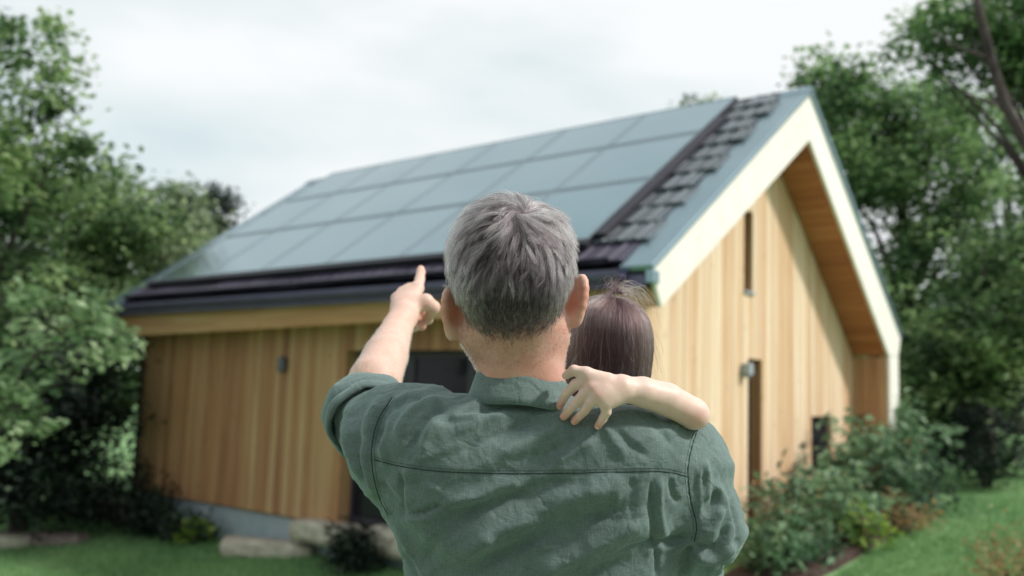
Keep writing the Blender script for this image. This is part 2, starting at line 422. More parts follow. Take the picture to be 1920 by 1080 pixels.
# solar panels 3 rows x 6
rows = [0.47, 2.16, 3.70, SL - 0.06]
a_lo, a_hi = 1.0, LEN - 0.92
NC = 6; pw = (a_hi - a_lo) / NC
for r in range(3):
    for c in range(NC):
        a0, a1 = a_lo + c * pw + 0.006, a_lo + (c + 1) * pw - 0.006
        s0, s1 = rows[r] + 0.012, rows[r + 1] - 0.05
        mb = MB(); slope_box(mb, a0, a1, s0, s1, 0.085, 0.155)
        p = mb.build('solar_panel', M['panel_side'], house)
        mb = MB(); fw = 0.025
        slope_box(mb, a0, a1, s0, s0 + fw, 0.1555, 0.165); slope_box(mb, a0, a1, s1 - fw, s1, 0.1555, 0.165)
        slope_box(mb, a0, a0 + fw, s0 + fw, s1 - fw, 0.1555, 0.165); slope_box(mb, a1 - fw, a1, s0 + fw, s1 - fw, 0.1555, 0.165)
        mb.build('panel_frame', M['panel_frame'], p)
        mb = MB(); slope_box(mb, a0 + fw, a1 - fw, s0 + fw, s1 - fw, 0.1555, 0.161); mb.build('panel_glass', M['panel_glass'], p)
# mounting rail strips between rows
for s in (rows[1], rows[2]):
    mb = MB(); slope_box(mb, a_lo, a_hi, s - 0.046, s + 0.009, 0.07, 0.158); mb.build('mounting_rail', M['panel_frame'], house)
mb = MB(); slope_box(mb, a_lo - 0.15, a_lo - 0.008, 0.62, rows[2] + 0.55, 0.085, 0.15); mb.build('mounting_rail', M['panel_side'], house)
mb = MB(); slope_box(mb, a_lo - 0.02, a_hi + 0.1, 0.385, 0.465, 0.075, 0.158); mb.build('mounting_rail', M['panel_side'], house)
# snow guard on the lowest course
mb = MB(); slope_box(mb, 0.52, LEN - 0.5, 0.05, 0.075, 0.078, 0.115); sg = mb.build('snow_guard', M['panel_side'], house)
# gutter (half round) along the near eave
mb = MB(); prof = []
for k in range(9):
    t = math.pi * k / 8; prof.append((-0.075 - 0.085 * math.cos(t), -0.03 - 0.10 * math.sin(t)))
inner = [(-0.075 + (b + 0.075) * 0.9, -0.03 + (h + 0.03) * 0.9) for b, h in prof][::-1]
for seg in (prof + inner,):
    P = [LB(0.30, b, h) for b, h in seg]; Q = [LB(LEN - 0.02, b, h) for b, h in seg]
    n = len(P); mb.add(P + Q, [(i, (i + 1) % n, n + (i + 1) % n, n + i) for i in range(n)])
mb.build('gutter', M['gutter'], house, smooth=False)
mb = MB(); abox(mb, 0.1, LEN - 0.06, 0.02, 0.06, -0.2, -0.075); mb.build('eave_trim', M['gutter'], house)
# fascia and eave soffit
mb = MB(); mb.prism([LB(0.06, 0.17, -0.39), LB(LEN - 0.05, 0.17, -0.56), LB(LEN - 0.05, 0.17, -0.19), LB(0.06, 0.17, -0.19)], LB(0, 0.045, 0) - LB(0, 0, 0)); mb.build('fascia', M['fascia_wood'], house, bevel=0.006)
mb = MB(); abox(mb, G - 0.01, LEN - 0.08, 0.216, 0.62, -0.405, -0.36); mb.build('eave_soffit', M['soffit_wood'], house)
# barge boards (gable frame)
poly_prism('barge_board', [(0.0, -0.03), (RB, RH - 0.03), (RB, 2.314), (0.2128, -0.3976)], 0.05, M['barge_wood'], house, 0.008)
poly_prism('barge_board', [(RB + 0.003, RH - 0.03), (FB, FH - 0.03), (8.061, -0.488), (7.58, -0.512), (RB + 0.003, 2.314)], 0.05, M['barge_wood'], house, 0.008)
poly_prism('gable_frame', [(7.585, -0.518), (8.056, -0.494), (8.056, -3.6), (7.585, -3.6)], 0.05, M['barge_wood'], house, 0.006)
# wing wall behind the frame
poly_prism('wing_wall', [(7.60, -0.53), (8.04, -0.53), (8.04, -3.6), (7.60, -3.6)], G + 0.1, M['tile_dark'], house, a0=0.055)
wing = house.children[-1]
for k in range(4):
    mb = MB(); w = (G - 0.05) / 4
    abox(mb, 0.05 + k * w + 0.004, 0.05 + (k + 1) * w - 0.004, 7.575, 7.598, -3.6, -0.53); mb.build('board', M['front_wood'], wing)
# soffit under both slopes of the overhang: boards run along the depth
def soffit(p0, p1):
    p0 = np.array(p0); p1 = np.array(p1); L_ = np.linalg.norm(p1 - p0); d = (p1 - p0) / L_; nn = np.array([-d[1], d[0]])
    if nn[1] < 0: nn = -nn
    mb = MB(); P = [LB(0.05, *(p0 + nn * .03)), LB(0.05, *(p1 + nn * .03)), LB(0.05, *(p1 + nn * .07)), LB(0.05, *(p0 + nn * .07))]
    mb.prism(P, LB(G + 0.05, 0, 0) - LB(0, 0, 0)); so = mb.build('soffit', M['tile_dark'], house)
    nb = int(L_ / 0.165)
    for k in range(nb):
        s0 = k * L_ / nb + 0.005; s1 = (k + 1) * L_ / nb - 0.005
        mb = MB(); jit = random.uniform(-0.003, 0.003)
        P = [LB(0.052, *(p0 + d * s + nn * (u + jit))) for s, u in ((s0, 0.004), (s1, 0.004), (s1, 0.028), (s0, 0.028))]
        mb.prism(P, LB(G - 0.06, 0, 0) - LB(0, 0, 0)); mb.build('board', M['soffit_wood'], so)
soffit((7.58, -0.512), (4.2042, 2.314))
soffit((4.2042, 2.314), (0.2128, -0.3976))

# gable wall with boards, cut by the openings
def top_h(b):
    return (-0.3976 + (b - 0.2128) * (2.314 + 0.3976) / (4.2042 - 0.2128)) if b < 4.2042 else (2.314 + (b - 4.2042) * (-0.512 - 2.314) / (7.58 - 4.2042))
BW0, BW1 = 0.62, 7.575
gw = poly_prism('wall', [(BW0 + .02, top_h(BW0) - .0), (4.2042, 2.30), (BW1, top_h(BW1)), (BW1, -3.7), (BW0 + .02, -3.7)], 0.12, M['tile_dark'], house, a0=G + 0.30)
OPEN = [(3.38, 3.66, 0.145, 1.25), (3.515, 3.955, -3.3, -0.755), (5.73, 6.56, -2.45, -1.515)]
edges = [BW0]
BWID = 0.163
marks = sorted({x for o_ in OPEN for x in o_[:2]} | {BW1})
cur = BW0
for mk in marks:
    nseg = max(1, round((mk - cur) / BWID))
    edges += [cur + (mk - cur) * (i + 1) / nseg for i in range(nseg)]; cur = mk
for b0, b1 in zip(edges[:-1], edges[1:]):
    mid = (b0 + b1) / 2
    cuts = sorted([(o_[2], o_[3]) for o_ in OPEN if o_[0] - 1e-6 < mid < o_[1] + 1e-6])
    segs = []; lo = -3.35
    for c0, c1 in cuts:
        if c0 > lo + 0.02: segs.append((lo, c0))
        lo = c1
    segs.append((lo, None))
    jit = random.uniform(0, 0.006); g0, g1 = b0 + 0.004, b1 - 0.004
    for h0, h1 in segs:
        top0 = top_h(g0) - 0.01 if h1 is None else h1; top1 = top_h(g1) - 0.01 if h1 is None else h1
        pts = [(g0, h0), (g1, h0), (g1, top1), (g0, top0)]
        if h1 is None and g0 < 4.2042 < g1: pts = [(g0, h0), (g1, h0), (g1, top1), (4.2042, 2.30), (g0, top0)]
        poly_prism('board', pts, 0.035, M['gable_wood'], gw, a0=G - jit)
# openings: reveals, frame, glass
def opening(b0, b1, h0, h1, dep=0.17, reveal='front_wood', sill=False, wname='window'):
    mb = MB(); t = 0.02
    abox(mb, G + dep, G + dep + 0.03, b0, b1, h0, h1)
    w = mb.build(wname, M['frame_dark'], house)
    for (x0, x1, y0, y1) in ((b0 - t, b0, h0, h1), (b1, b1 + t, h0, h1), (b0 - t, b1 + t, h1, h1 + t)):
        mb = MB(); abox(mb, G + 0.036, G + dep + .03, x0, x1, y0, y1); mb.build('reveal', M[reveal], w)
    f = 0.035
    mb = MB()
    abox(mb, G + dep - 0.03, G + dep - 0.002, b0, b0 + f, h0, h1); abox(mb, G + dep - 0.03, G + dep - 0.002, b1 - f, b1, h0, h1)
    abox(mb, G + dep - 0.03, G + dep - 0.002, b0 + f, b1 - f, h0, h0 + f); abox(mb, G + dep - 0.03, G + dep - 0.002, b0 + f, b1 - f, h1 - f, h1)
    mb.build('frame', M['frame_dark'], w)
    mb = MB(); abox(mb, G + dep - 0.016, G + dep - 0.004, b0 + f, b1 - f, h0 + f, h1 - f); mb.build('pane', M['glass'], w)
    if sill:
        mb = MB(); abox(mb, G - 0.04, G + dep, b0 - 0.02, b1 + 0.02, h0 - 0.03, h0 - 0.002); mb.build('sill', M['lamp_pale'], w)
opening(*OPEN[0], sill=True); opening(*OPEN[1], dep=0.2); opening(*OPEN[2], dep=0.1, reveal='gable_wood', sill=True)
# front wall
WA1 = 10.72
GA0, GA1, GHT = 2.0, 5.31, -0.80
BF = 0.62
fw_ = MB(); abox(fw_, G + 0.04, WA1 - 0.02, BF + 0.30, BF + 0.42, -3.5, -0.3); fwall = fw_.build('wall', M['tile_dark'], house)
def front_board(a0, a1, h0, h1):
    mb = MB(); j = random.uniform(0, 0.008)
    abox(mb, a0 + 0.004, a1 - 0.004, BF - j, BF + 0.03, h0, h1); mb.build('board', M['front_wood'], fwall)
nb = 33
for i in range(nb):
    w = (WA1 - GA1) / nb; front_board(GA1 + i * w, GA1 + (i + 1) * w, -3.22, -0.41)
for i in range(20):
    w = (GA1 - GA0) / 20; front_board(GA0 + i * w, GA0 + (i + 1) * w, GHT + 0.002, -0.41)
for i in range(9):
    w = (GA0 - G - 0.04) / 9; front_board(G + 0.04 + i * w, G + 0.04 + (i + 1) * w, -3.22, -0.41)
mb = MB(); abox(mb, GA1 - 0.002, GA1 + 0.05, BF + 0.031, BF + 0.3, -3.2, -0.42); mb.build('reveal', M['front_wood'], house)
mb = MB(); abox(mb, GA0, GA1 - 0.003, BF + 0.24, BF + 0.29, -3.2, GHT); gd = mb.build('glass_door', M['frame_dark'], house)
for k in range(3):
    w = (GA1 - GA0) / 3; x0, x1 = GA0 + k * w, GA0 + (k + 1) * w - 0.004
    mb = MB(); f = 0.07
    abox(mb, x0, x0 + f, BF + 0.19, BF + 0.237, -3.2, GHT - .003); abox(mb, x1 - f, x1, BF + 0.19, BF + 0.237, -3.2, GHT - .003)
    abox(mb, x0 + f, x1 - f, BF + 0.19, BF + 0.237, -3.2, -3.1); abox(mb, x0 + f, x1 - f, BF + 0.19, BF + 0.237, GHT - 0.08, GHT - .003)
    mb.build('frame', M['frame_dark'], gd)
    mb = MB(); abox(mb, x0 + f, x1 - f, BF + 0.215, BF + 0.23, -3.1, GHT - 0.08); mb.build('pane', M['glass'], gd)
# plinth, corner post, downpipe, end wall
mb = MB(); abox(mb, G + 0.1, WA1 - 0.05, BF + 0.06, BF + 0.28, -5.0, -3.25); mb.build('plinth', M['plinth'], house)
mb = MB(); abox(mb, G + 0.10, G + 0.26, BF + 0.3, BW1, -5.0, -3.36); mb.build('plinth', M['plinth'], house)
mb = MB(); abox(mb, WA1 + 0.01, WA1 + 0.09, BF - 0.02, BF + 0.25, -5.0, -0.45); mb.build('corner_post', M['frame_dark'], house)
mb = MB(); abox(mb, WA1 - 0.3, WA1 - 0.1, BF + 0.45, 7.6, -5.0, -0.3); mb.build('wall', M['front_wood'], house)
mb = MB(); abox(mb, 0.6, WA1 - 0.1, 7.61, 7.8, -5.0, -0.45); mb.build('wall', M['front_wood'], house)
# wall lamps
mb = MB(); p = LB(6.69, BF - 0.01, -1.0)
mb.tube([p + np.array([0, -0.05, z]) for z in (-0.10, -0.09, 0.07, 0.10)], [0.04, 0.055, 0.055, 0.035], 12)
mb.tube([p + np.array([0, 0.0, 0.0]), p + np.array([0, -0.05, 0.0])], 0.018, 8)
mb.build('wall_lamp', M['lamp'], house, True)
mb = MB(); p = LB(G - 0.01, 3.34, -0.90)
mb.box(p + np.array([0.0, -0.05, -0.07]), p + np.array([0.11, 0.05, 0.06])); mb.box(p + np.array([0.02, -0.03, -0.10]), p + np.array([0.09, 0.03, -0.0701]))
mb.build('wall_lamp', M['lamp_pale'], house, bevel=0.008)

# ------------------------------------------------------------------ stones, slabs, beds
def slab(name, c, sx, sy, sz, rz, mat, label, cat, seed):
    r = np.random.default_rng(seed)
    bmv = []; nx, ny = 9, 6
    V = []; F = []
    n = 26; rings = [(0.92, 0.0), (1.0, 0.25), (1.0, 0.75), (0.95, 0.96), (0.6, 1.02), (0.2, 1.0)]
    ph = r.uniform(0, 6.28, 6)
    for (k, z) in rings:
        for i in range(n):
            t = 2 * math.pi * i / n
            c_, s_ = math.cos(t), math.sin(t)
            ex = 0.45
            x = math.copysign(abs(c_) ** ex, c_); y = math.copysign(abs(s_) ** ex, s_)
            w = 1 + 0.05 * math.sin(2 * t + ph[0]) + 0.035 * math.sin(5 * t + ph[1]) + 0.02 * math.sin(9 * t + ph[2])
            V.append((x * sx * k * w, y * sy * k * w, sz * (z + 0.05 * math.sin(3 * t + ph[3]) * k)))
    for j in range(len(rings) - 1):
        for i in range(n): F.append((j * n + i, j * n + (i + 1) % n, (j + 1) * n + (i + 1) % n, (j + 1) * n + i))
    F.append(tuple(range(n - 1, -1, -1))); F.append(tuple((len(rings) - 1) * n + i for i in range(n)))
    me = bpy.data.meshes.new(name); me.from_pydata(V, [], F); me.update()
    me.polygons.foreach_set('use_smooth', [True] * len(me.polygons))
    o = obj(name, me, mat); o.location = c; o.rotation_euler = (0, 0, rz)
    return tag(o, label, cat)
def gp(px, py, lift=0.0):
    p = ground_pt(px, py); p[2] = gz(p[0], p[1]) + lift; return p
slab('stone_slab', gp(505, 1040, -0.06), 0.66, 0.22, 0.23, -0.22, M['stone'], 'long pale stone slab between the grass tuft and the lawn', 'stone slab', 1)
slab('stone_slab', pt(622, 1020, 11.0), 0.60, 0.24, 0.25, HA, M['stone'], 'pale stone step under the timber wall beside the glass door', 'stone slab', 2)
slab('stone_slab', pt(760, 1042, 10.4), 0.40, 0.24, 0.30, HA, M['stone'], 'pale stone slab at the foot of the glass door behind the dark bush', 'stone slab', 3)
slab('stone_slab', gp(15, 1022, -0.04), 0.42, 0.30, 0.20, 0.1, M['stone'], 'grey edging stone cut by the left edge of the picture', 'stone slab', 4)
slab('stone_slab', gp(108, 1020, -0.05), 0.40, 0.16, 0.20, -0.12, M['stone_red'], 'dark reddish edging stone lying on the lawn at left', 'stone slab', 5)

def bed(name, pts, label):
    """a planting bed: a low mound following the ground"""
    P = np.array(pts); c = P.mean(0)
    V = []; F = []; n = 40; rings = [1.0, 0.93, 0.7, 0.35]
    # resample outline
    seg = np.linspace(0, len(P), n, endpoint=False)
    out = []
    for s_ in seg:
        i = int(s_); f = s_ - i; out.append(P[i % len(P)] * (1 - f) + P[(i + 1) % len(P)] * f)
    out = np.array(out)
    for _ in range(2): out = (out + np.roll(out, 1, 0) + np.roll(out, -1, 0)) / 3
    for j, k in enumerate(rings):
        for q in out:
            xy = c[:2] + (q[:2] - c[:2]) * k
            V.append((xy[0], xy[1], float(gz(xy[0], xy[1])) + (-0.03, 0.05, 0.09, 0.10)[j]))
    for j in range(3):
        for i in range(n): F.append((j * n + i, j * n + (i + 1) % n, (j + 1) * n + (i + 1) % n, (j + 1) * n + i))
    F.append(tuple(3 * n + i for i in range(n)))
    me = bpy.data.meshes.new(name); me.from_pydata(V, [], F); me.update()
    me.polygons.foreach_set('use_smooth', [True] * len(me.polygons))
    o = obj(name, me, M['soil']); tag(o, label, kind='structure')
bed('soil_bed', [WB(0.35, 1.2, 0), WB(0.35, 8.0, 0), WB(-0.45, 8.3, 0), WB(-0.75, 6, 0), WB(-0.75, 3.5, 0), WB(-0.55, 1.2, 0)], 'dark soil bed along the foot of the gable wall')
bed('soil_bed', [gp(90, 960), gp(390, 1018), gp(330, 985), gp(200, 930)], 'dark soil bed under the shrubs left of the timber wall')

# ------------------------------------------------------------------ foliage
def leaf_mesh(name, C, size, mat, tone, aspect=0.62, flat=0.45, seed=0, fold=True):
    """one four-cornered, folded leaf blade per centre"""
    r = np.random.default_rng(seed); n = len(C)
    nrm = r.normal(size=(n, 3)); nrm[:, 2] = np.abs(nrm[:, 2]) + flat * 2; nrm /= np.linalg.norm(nrm, axis=1)[:, None]
    ax = r.normal(size=(n, 3)); ax -= (ax * nrm).sum(1)[:, None] * nrm; ax /= np.linalg.norm(ax, axis=1)[:, None]
    bx = np.cross(nrm, ax)
    L = (size * r.uniform(0.6, 1.25, n))[:, None]; W = L * aspect * 0.5
    tip = C + ax * L * 0.55 - nrm * L * 0.08; root = C - ax * L * 0.45
    l = C + bx * W + nrm * L * 0.08; rr = C - bx * W + nrm * L * 0.08
    V = np.stack([root, l, tip, rr], 1).reshape(-1, 3)
    F = np.arange(4 * n).reshape(n, 4)
    F = np.concatenate([F[:, [0, 1, 2]], F[:, [0, 2, 3]]], 1).reshape(-1, 3)
    me = np_mesh(name, V, F)
    at = me.attributes.new('tone', 'FLOAT', 'FACE')
    at.data.foreach_set('value', np.repeat(np.clip(tone, 0, 1), 2).astype(np.float32))
    me.materials.append(mat)
    return me

def tree(name, base, height, crown, leaf, mat, label, cat, nclump=120, per=90, csize=0.45, trunk_r=0.12, lean=(0, 0), seed=0, group=None, limbs=14, hollow=0.35, dx=0.0):
    """crown: list of (centre offset xyz from base, radii xyz). Leaves sit in clumps spread through the crown's volume."""
    r = np.random.default_rng(seed)
    t = empty(name, base); tag(t, label, cat, group)
    cl = []
    wts = np.array([np.prod(rd) ** (2 / 3) for _, rd in crown]); wts /= wts.sum()
    for _ in range(nclump):
        c, rd = crown[r.choice(len(crown), p=wts)]
        d = r.normal(size=3); d /= np.linalg.norm(d)
        k = hollow + (1 - hollow) * r.uniform() ** 0.5
        cl.append(np.array(c) + d * np.array(rd) * k)
    cl = np.array(cl)
    C = []; tone = []
    for c in cl:
        m = max(6, int(per * r.uniform(0.5, 1.4)))
        q = r.normal(size=(m, 3)) * csize * r.uniform(0.6, 1.2) * np.array([0.55, 0.55, 0.32])
        C.append(c + q); tone.append(np.clip(r.uniform(0.12, 0.88) + r.normal(size=m) * 0.16, 0, 1))
    C = np.concatenate(C); tone = np.concatenate(tone)
    ok = C[:, 2] > 0.05
    C = C[ok]; tone = tone[ok]
    obj('crown', leaf_mesh('crown', C, leaf, mat, tone, seed=seed + 1), None, t)
    mb = MB(); top = np.array([lean[0], lean[1], height * 0.86])
    tr = [np.array([0, 0, -0.15]), np.array([0.0, 0, 0.1])] + [top * f + np.array([0.06 * math.sin(5 * f + seed), 0.05 * math.cos(4 * f + seed), 0]) * height * 0.12 * f for f in (0.25, 0.5, 0.75, 1.0)]
    mb.tube(tr, [trunk_r * 1.4, trunk_r * 1.1, trunk_r * 0.9, trunk_r * 0.65, trunk_r * 0.4, trunk_r * 0.12], 8)
    idx = r.choice(len(cl), min(limbs, len(cl)), replace=False)
    for i in idx:
        e = cl[i]; f = np.clip(e[2] / height * 0.62, 0.12, 0.8); s0 = top * f
        mid = (s0 + e) / 2 + np.array([0, 0, 0.08 * np.linalg.norm(e - s0)])
        mb.tube([s0, mid, e], [trunk_r * 0.42 * (1 - f * 0.5), trunk_r * 0.22, trunk_r * 0.06], 6)
    mb.build('trunk', M['bark'], t, True)
    return t

def tree_at(px, depth, **k):
    p = pt(px, 700, depth); b = np.array([p[0], p[1], float(gz(p[0], p[1]))])
    return b
def rel(base, px, py, depth):
    return tuple(pt(px, py, depth) - base)

# left side
b = tree_at(-60, 11.5)
tree('maple_tree', b, 7.4, [(rel(b, 30, 150, 11.5), (0.75, 0.8, 1.1)), (rel(b, 60, 330, 11.5), (0.8, 0.9, 0.8)), (rel(b, 170, 250, 11.3), (0.28, 0.4, 0.75)), (rel(b, -30, 480, 11.5), (1.0, 1.0, 1.2)), (rel(b, 20, 40, 11.5), (0.25, 0.4, 0.35))],
     0.13, LEAF['maple'], 'tall loose maple tree at the left with sky showing through its top', 'tree', 135, 46, 0.34, 0.13, seed=11)
b = tree_at(110, 15.5)
tree('broadleaf_tree', b, 6.0, [(rel(b, 60, 480, 15.5), (1.7, 1.4, 1.6)), (rel(b, 230, 420, 15.5), (0.9, 1.0, 0.9)), (rel(b, 130, 640, 15), (1.8, 1.4, 1.3))],
     0.14, LEAF['maple'], 'dense bright green tree behind the left end of the roof', 'tree', 260, 80, 0.5, 0.15, seed=12)
b = tree_at(320, 18.5)
tree('broadleaf_tree', b, 6.2, [(rel(b, 300, 430, 18.5), (1.0, 1.1, 0.95)), (rel(b, 220, 520, 18.5), (1.5, 1.2, 1.4)), (rel(b, 340, 540, 18.5), (0.9, 1, 1.3))],
     0.15, LEAF['pale'], 'pale green tree beside the roof edge left of the dark treetop', 'tree', 170, 75, 0.5, 0.14, seed=13)
b = tree_at(400, 25)
tree('broadleaf_tree', b, 8.3, [(rel(b, 400, 400, 25), (0.62, 0.7, 0.75)), (rel(b, 400, 520, 25), (1.0, 1, 1.4))],
     0.17, LEAF['deep'], 'small dark treetop just above the sloping roof edge', 'tree', 90, 90, 0.45, 0.14, seed=14)
b = tree_at(-60, 9.6)
tree('maple_tree', b, 3.1, [(rel(b, 120, 610, 9.2), (0.62, 0.5, 0.36)), (rel(b, 60, 690, 9.0), (0.5, 0.5, 0.36)), (rel(b, 200, 650, 9.4), (0.24, 0.4, 0.28)), (rel(b, 15, 820, 9.0), (0.28, 0.4, 0.36))],
     0.13, LEAF['bright'], 'young maple with large light leaves in front of the left house corner', 'tree', 44, 26, 0.22, 0.05, seed=15, limbs=20)
b = tree_at(60, 13.2)
tree('yew_tree', b, 3.6, [(rel(b, 40, 760, 13.2), (1.5, 0.9, 1.3)), (rel(b, 150, 760, 13.4), (0.5, 0.6, 1.0)), (rel(b, 50, 900, 13.0), (1.3, 0.8, 0.6))],
     0.11, LEAF['deep'], 'dark yew in deep shade left of the timber wall', 'tree', 200, 90, 0.4, 0.12, seed=16)
b = tree_at(-230, 17)
tree('broadleaf_tree', b, 8.5, [((0, 0, 5.2), (2.6, 2.2, 3.0)), ((0, 0, 2.2), (2.6, 2.2, 1.8))], 0.16, LEAF['dark'], 'broad dark tree beyond the maple at the left edge', 'tree', 260, 70, 0.6, 0.2, seed=17)

# right side
b = tree_at(1700, 19)
tree('broadleaf_tree', b, 8.0, [(rel(b, 1600, 260, 18.5), (1.15, 1.3, 1.45)), (rel(b, 1740, 300, 19), (1.5, 1.4, 1.6)), (rel(b, 1760, 560, 18.5), (1.9, 1.5, 1.9)), (rel(b, 1545, 150, 18.5), (0.55, 0.8, 0.5))],
     0.16, LEAF['dark'], 'tall dark green tree rising directly behind the gable peak', 'tree', 350, 72, 0.5, 0.2, seed=21)
b = tree_at(1900, 22)
tree('broadleaf_tree', b, 8.0, [(rel(b, 1890, 420, 22), (1.5, 1.5, 1.6)), (rel(b, 1850, 620, 21), (2.2, 1.5, 1.5)), (rel(b, 1840, 270, 21), (1.3, 1.2, 0.85)), (rel(b, 1760, 190, 21), (0.8, 0.9, 0.5))],
     0.16, LEAF['dark'], 'green tree right of the gable with light gaps in its crown', 'tree', 270, 56, 0.46, 0.2, seed=22)
b = tree_at(2010, 14.2)
t = tree('oak_tree', b, 9.4, [(rel(b, 1770, 110, 15.2), (0.55, 0.6, 0.35)), (rel(b, 1900, 110, 15.4), (0.6, 0.7, 0.5)), (rel(b, 1790, 50, 15.09), (0.79, 0.76, 0.53)), (rel(b, 1890, 20, 15.09), (0.76, 0.89, 0.76)), (rel(b, 1930, 150, 15.09), (0.51, 0.64, 0.38)), (rel(b, 2010, 60, 15.35), (1.14, 1.14, 1.14)), (rel(b, 1695, 75, 14.83), (0.20, 0.32, 0.28)), (rel(b, 1990, 330, 15.61), (0.76, 0.76, 0.76))],
     0.15, LEAF['dark'], 'overhanging tree at the top right with a dark bare leaning limb', 'tree', 250, 44, 0.38, 0.16, lean=(0.5, 0.3), seed=23, limbs=24)
mb = MB()
P = [rel(b, 2060, 640, 14.45), rel(b, 1990, 400, 14.32), rel(b, 1925, 270, 14.19), rel(b, 1885, 200, 14.19), rel(b, 1858, 110, 14.19), rel(b, 1840, 40, 14.06), rel(b, 1820, -60, 14.06)]
mb.tube(P, [0.13, 0.11, 0.09, 0.080, 0.072, 0.065, 0.045], 10)
mb.tube([P[4], rel(b, 1800, 90, 14.06), rel(b, 1745, 60, 13.93)], [0.035, 0.025, 0.008], 6)
mb.tube([P[3], rel(b, 1830, 185, 14.06), rel(b, 1770, 150, 13.93)], [0.035, 0.022, 0.008], 6)
mb.build('limb', M['bark'], t, True)
b = tree_at(1850, 14.5)
tree('elder_tree', b, 4.2, [(rel(b, 1850, 640, 14.2), (1.0, 0.9, 1.0)), (rel(b, 1760, 700, 14.5), (0.8, 0.7, 0.7)), (rel(b, 1900, 500, 14.5), (0.6, 0.7, 0.6))],
     0.15, LEAF['maple'], 'low leafy elder between the gable wall and the right edge', 'tree', 120, 52, 0.36, 0.10, seed=24)
b = tree_at(1795, 15.6)
tree('yew_tree', b, 2.5, [((0, 0, 1.2), (0.8, 0.7, 1.1)), (rel(b, 1740, 740, 15.8), (0.9, 0.6, 0.9))], 0.10, LEAF['deep'], 'dark yew bush at the right end of the flower border', 'tree', 150, 90, 0.34, 0.10, seed=25)
b = tree_at(2030, 17)
tree('broadleaf_tree', b, 6.0, [(rel(b, 2020, 620, 17), (1.5, 1.2, 2.0))], 0.15, LEAF['dark'], 'dark tree half cut by the right edge behind the lawn', 'tree', 130, 70, 0.5, 0.15, seed=26)
b = tree_at(1292, 42)
tree('broadleaf_tree', b, 15, [(rel(b, 1292, 215, 42), (0.55, 0.6, 0.6)), (rel(b, 1285, 330, 42), (2.0, 1.5, 2.5))], 0.3, LEAF['dark'], 'far treetop peeping over the ridge, left of its neighbour', 'tree', 60, 60, 0.7, 0.25, seed=27, group='far treetops over the ridge')
b = tree_at(1343, 46)
tree('broadleaf_tree', b, 16, [(rel(b, 1340, 205, 46), (0.7, 0.6, 0.45)), (rel(b, 1350, 330, 46), (2.0, 1.5, 2.5))], 0.3, LEAF['pale'], 'far paler treetop peeping over the ridge, right of its neighbour', 'tree', 60, 50, 0.7, 0.25, seed=28, group='far treetops over the ridge')

# far wood that closes the horizon
def far_wood():
    r = np.random.default_rng(5); C = []; tone = []
    for i in range(900):
        x = r.uniform(-75, 75); y = r.uniform(52, 70)
        h = 5.5 + 2.5 * math.sin(x * 0.35) + r.uniform(-1, 1)
        z = r.uniform(0, 1) ** 0.7 * h
        m = 26
        C.append(np.array([x, y, float(gz(x, y)) + z]) + r.normal(size=(m, 3)) * np.array([0.9, 0.7, 0.6])); tone.append(np.clip(r.uniform(0.1, 0.7) + r.normal(size=m) * .15, 0, 1))
    me = leaf_mesh('wood', np.concatenate(C), 0.75, LEAF['dark'], np.concatenate(tone), seed=9)
    tag(obj('far_wood', me), 'far green wood closing the garden behind the house', kind='stuff')
far_wood()

# shrubs
def shrub(name, c, w, h, mat, label, cat, n=900, leaf=0.09, seed=0, group=None, extra=None, stems=9, aspect=0.5, upright=0.0):
    r = np.random.default_rng(seed)
    o = empty(name, c); tag(o, label, cat, group)
    k = 26; cl = []
    for _ in range(k):
        t = r.uniform(0, 2 * math.pi); rr = math.sqrt(r.uniform()) * w; zz = h * (0.12 + 0.88 * r.uniform() * (1 - 0.55 * (rr / w) ** 2))
        cl.append((rr * math.cos(t), rr * math.sin(t) * 0.8, zz))
    cl = np.array(cl)
    ci = r.integers(0, k, n)
    C = cl[ci] + r.normal(size=(n, 3)) * np.array([0.12, 0.12, 0.10]) * (w / 0.5)
    C[:, 2] = np.abs(C[:, 2]) + 0.02
    tone = np.clip(r.uniform(0.2, 0.8, k)[ci] + r.normal(size=n) * 0.15, 0, 1)
    obj('foliage', leaf_mesh('foliage', C, leaf, mat, tone, aspect=aspect, flat=0.3, seed=seed), None, o)
    if extra is not None:
        em, cnt, sz = extra
        E_ = cl[r.integers(0, k, cnt)] + r.normal(size=(cnt, 3)) * 0.12 * (w / .5); E_[:, 2] = np.abs(E_[:, 2]) + 0.05
        obj('blossom', leaf_mesh('blossom', E_, sz, em, r.uniform(0, 1, cnt), aspect=0.9, seed=seed + 3), None, o)
    mb = MB()
    for i in range(min(stems, k)):
        e = cl[i]; mb.tube([(e[0] * 0.1, e[1] * 0.1, -0.06), (e[0] * 0.45, e[1] * 0.45, e[2] * 0.55), tuple(e)], [0.012, 0.009, 0.004], 5)
    mb.build('stem', M['bark'], o)
    return o
def wall_shrub(b_, a_, w, h, mat, label, **k):
    p = WB(a_, b_, 0); p[2] = float(gz(p[0], p[1])) + 0.04
    return shrub('shrub', p, w, h, mat, label, 'shrub', **k)
g1 = 'shrubs along the gable wall'
wall_shrub(2.45, -0.35, 0.36, 0.55, LEAF['shrub'], 'low pale leaved shrub at the front end of the gable border', n=420, leaf=0.14, seed=31, group=g1)
wall_shrub(3.3, -0.15, 0.46, 0.95, LEAF['shrub'], 'shrub with orange blossom beside the narrow door', n=620, leaf=0.12, seed=32, group=g1, extra=(LEAF['orange'], 120, 0.07))
wall_shrub(4.4, -0.2, 0.52, 1.05, LEAF['shrub'], 'leafy shrub between the narrow door and the small window', n=760, leaf=0.145, seed=33, group=g1, extra=(LEAF['orange'], 60, 0.06))
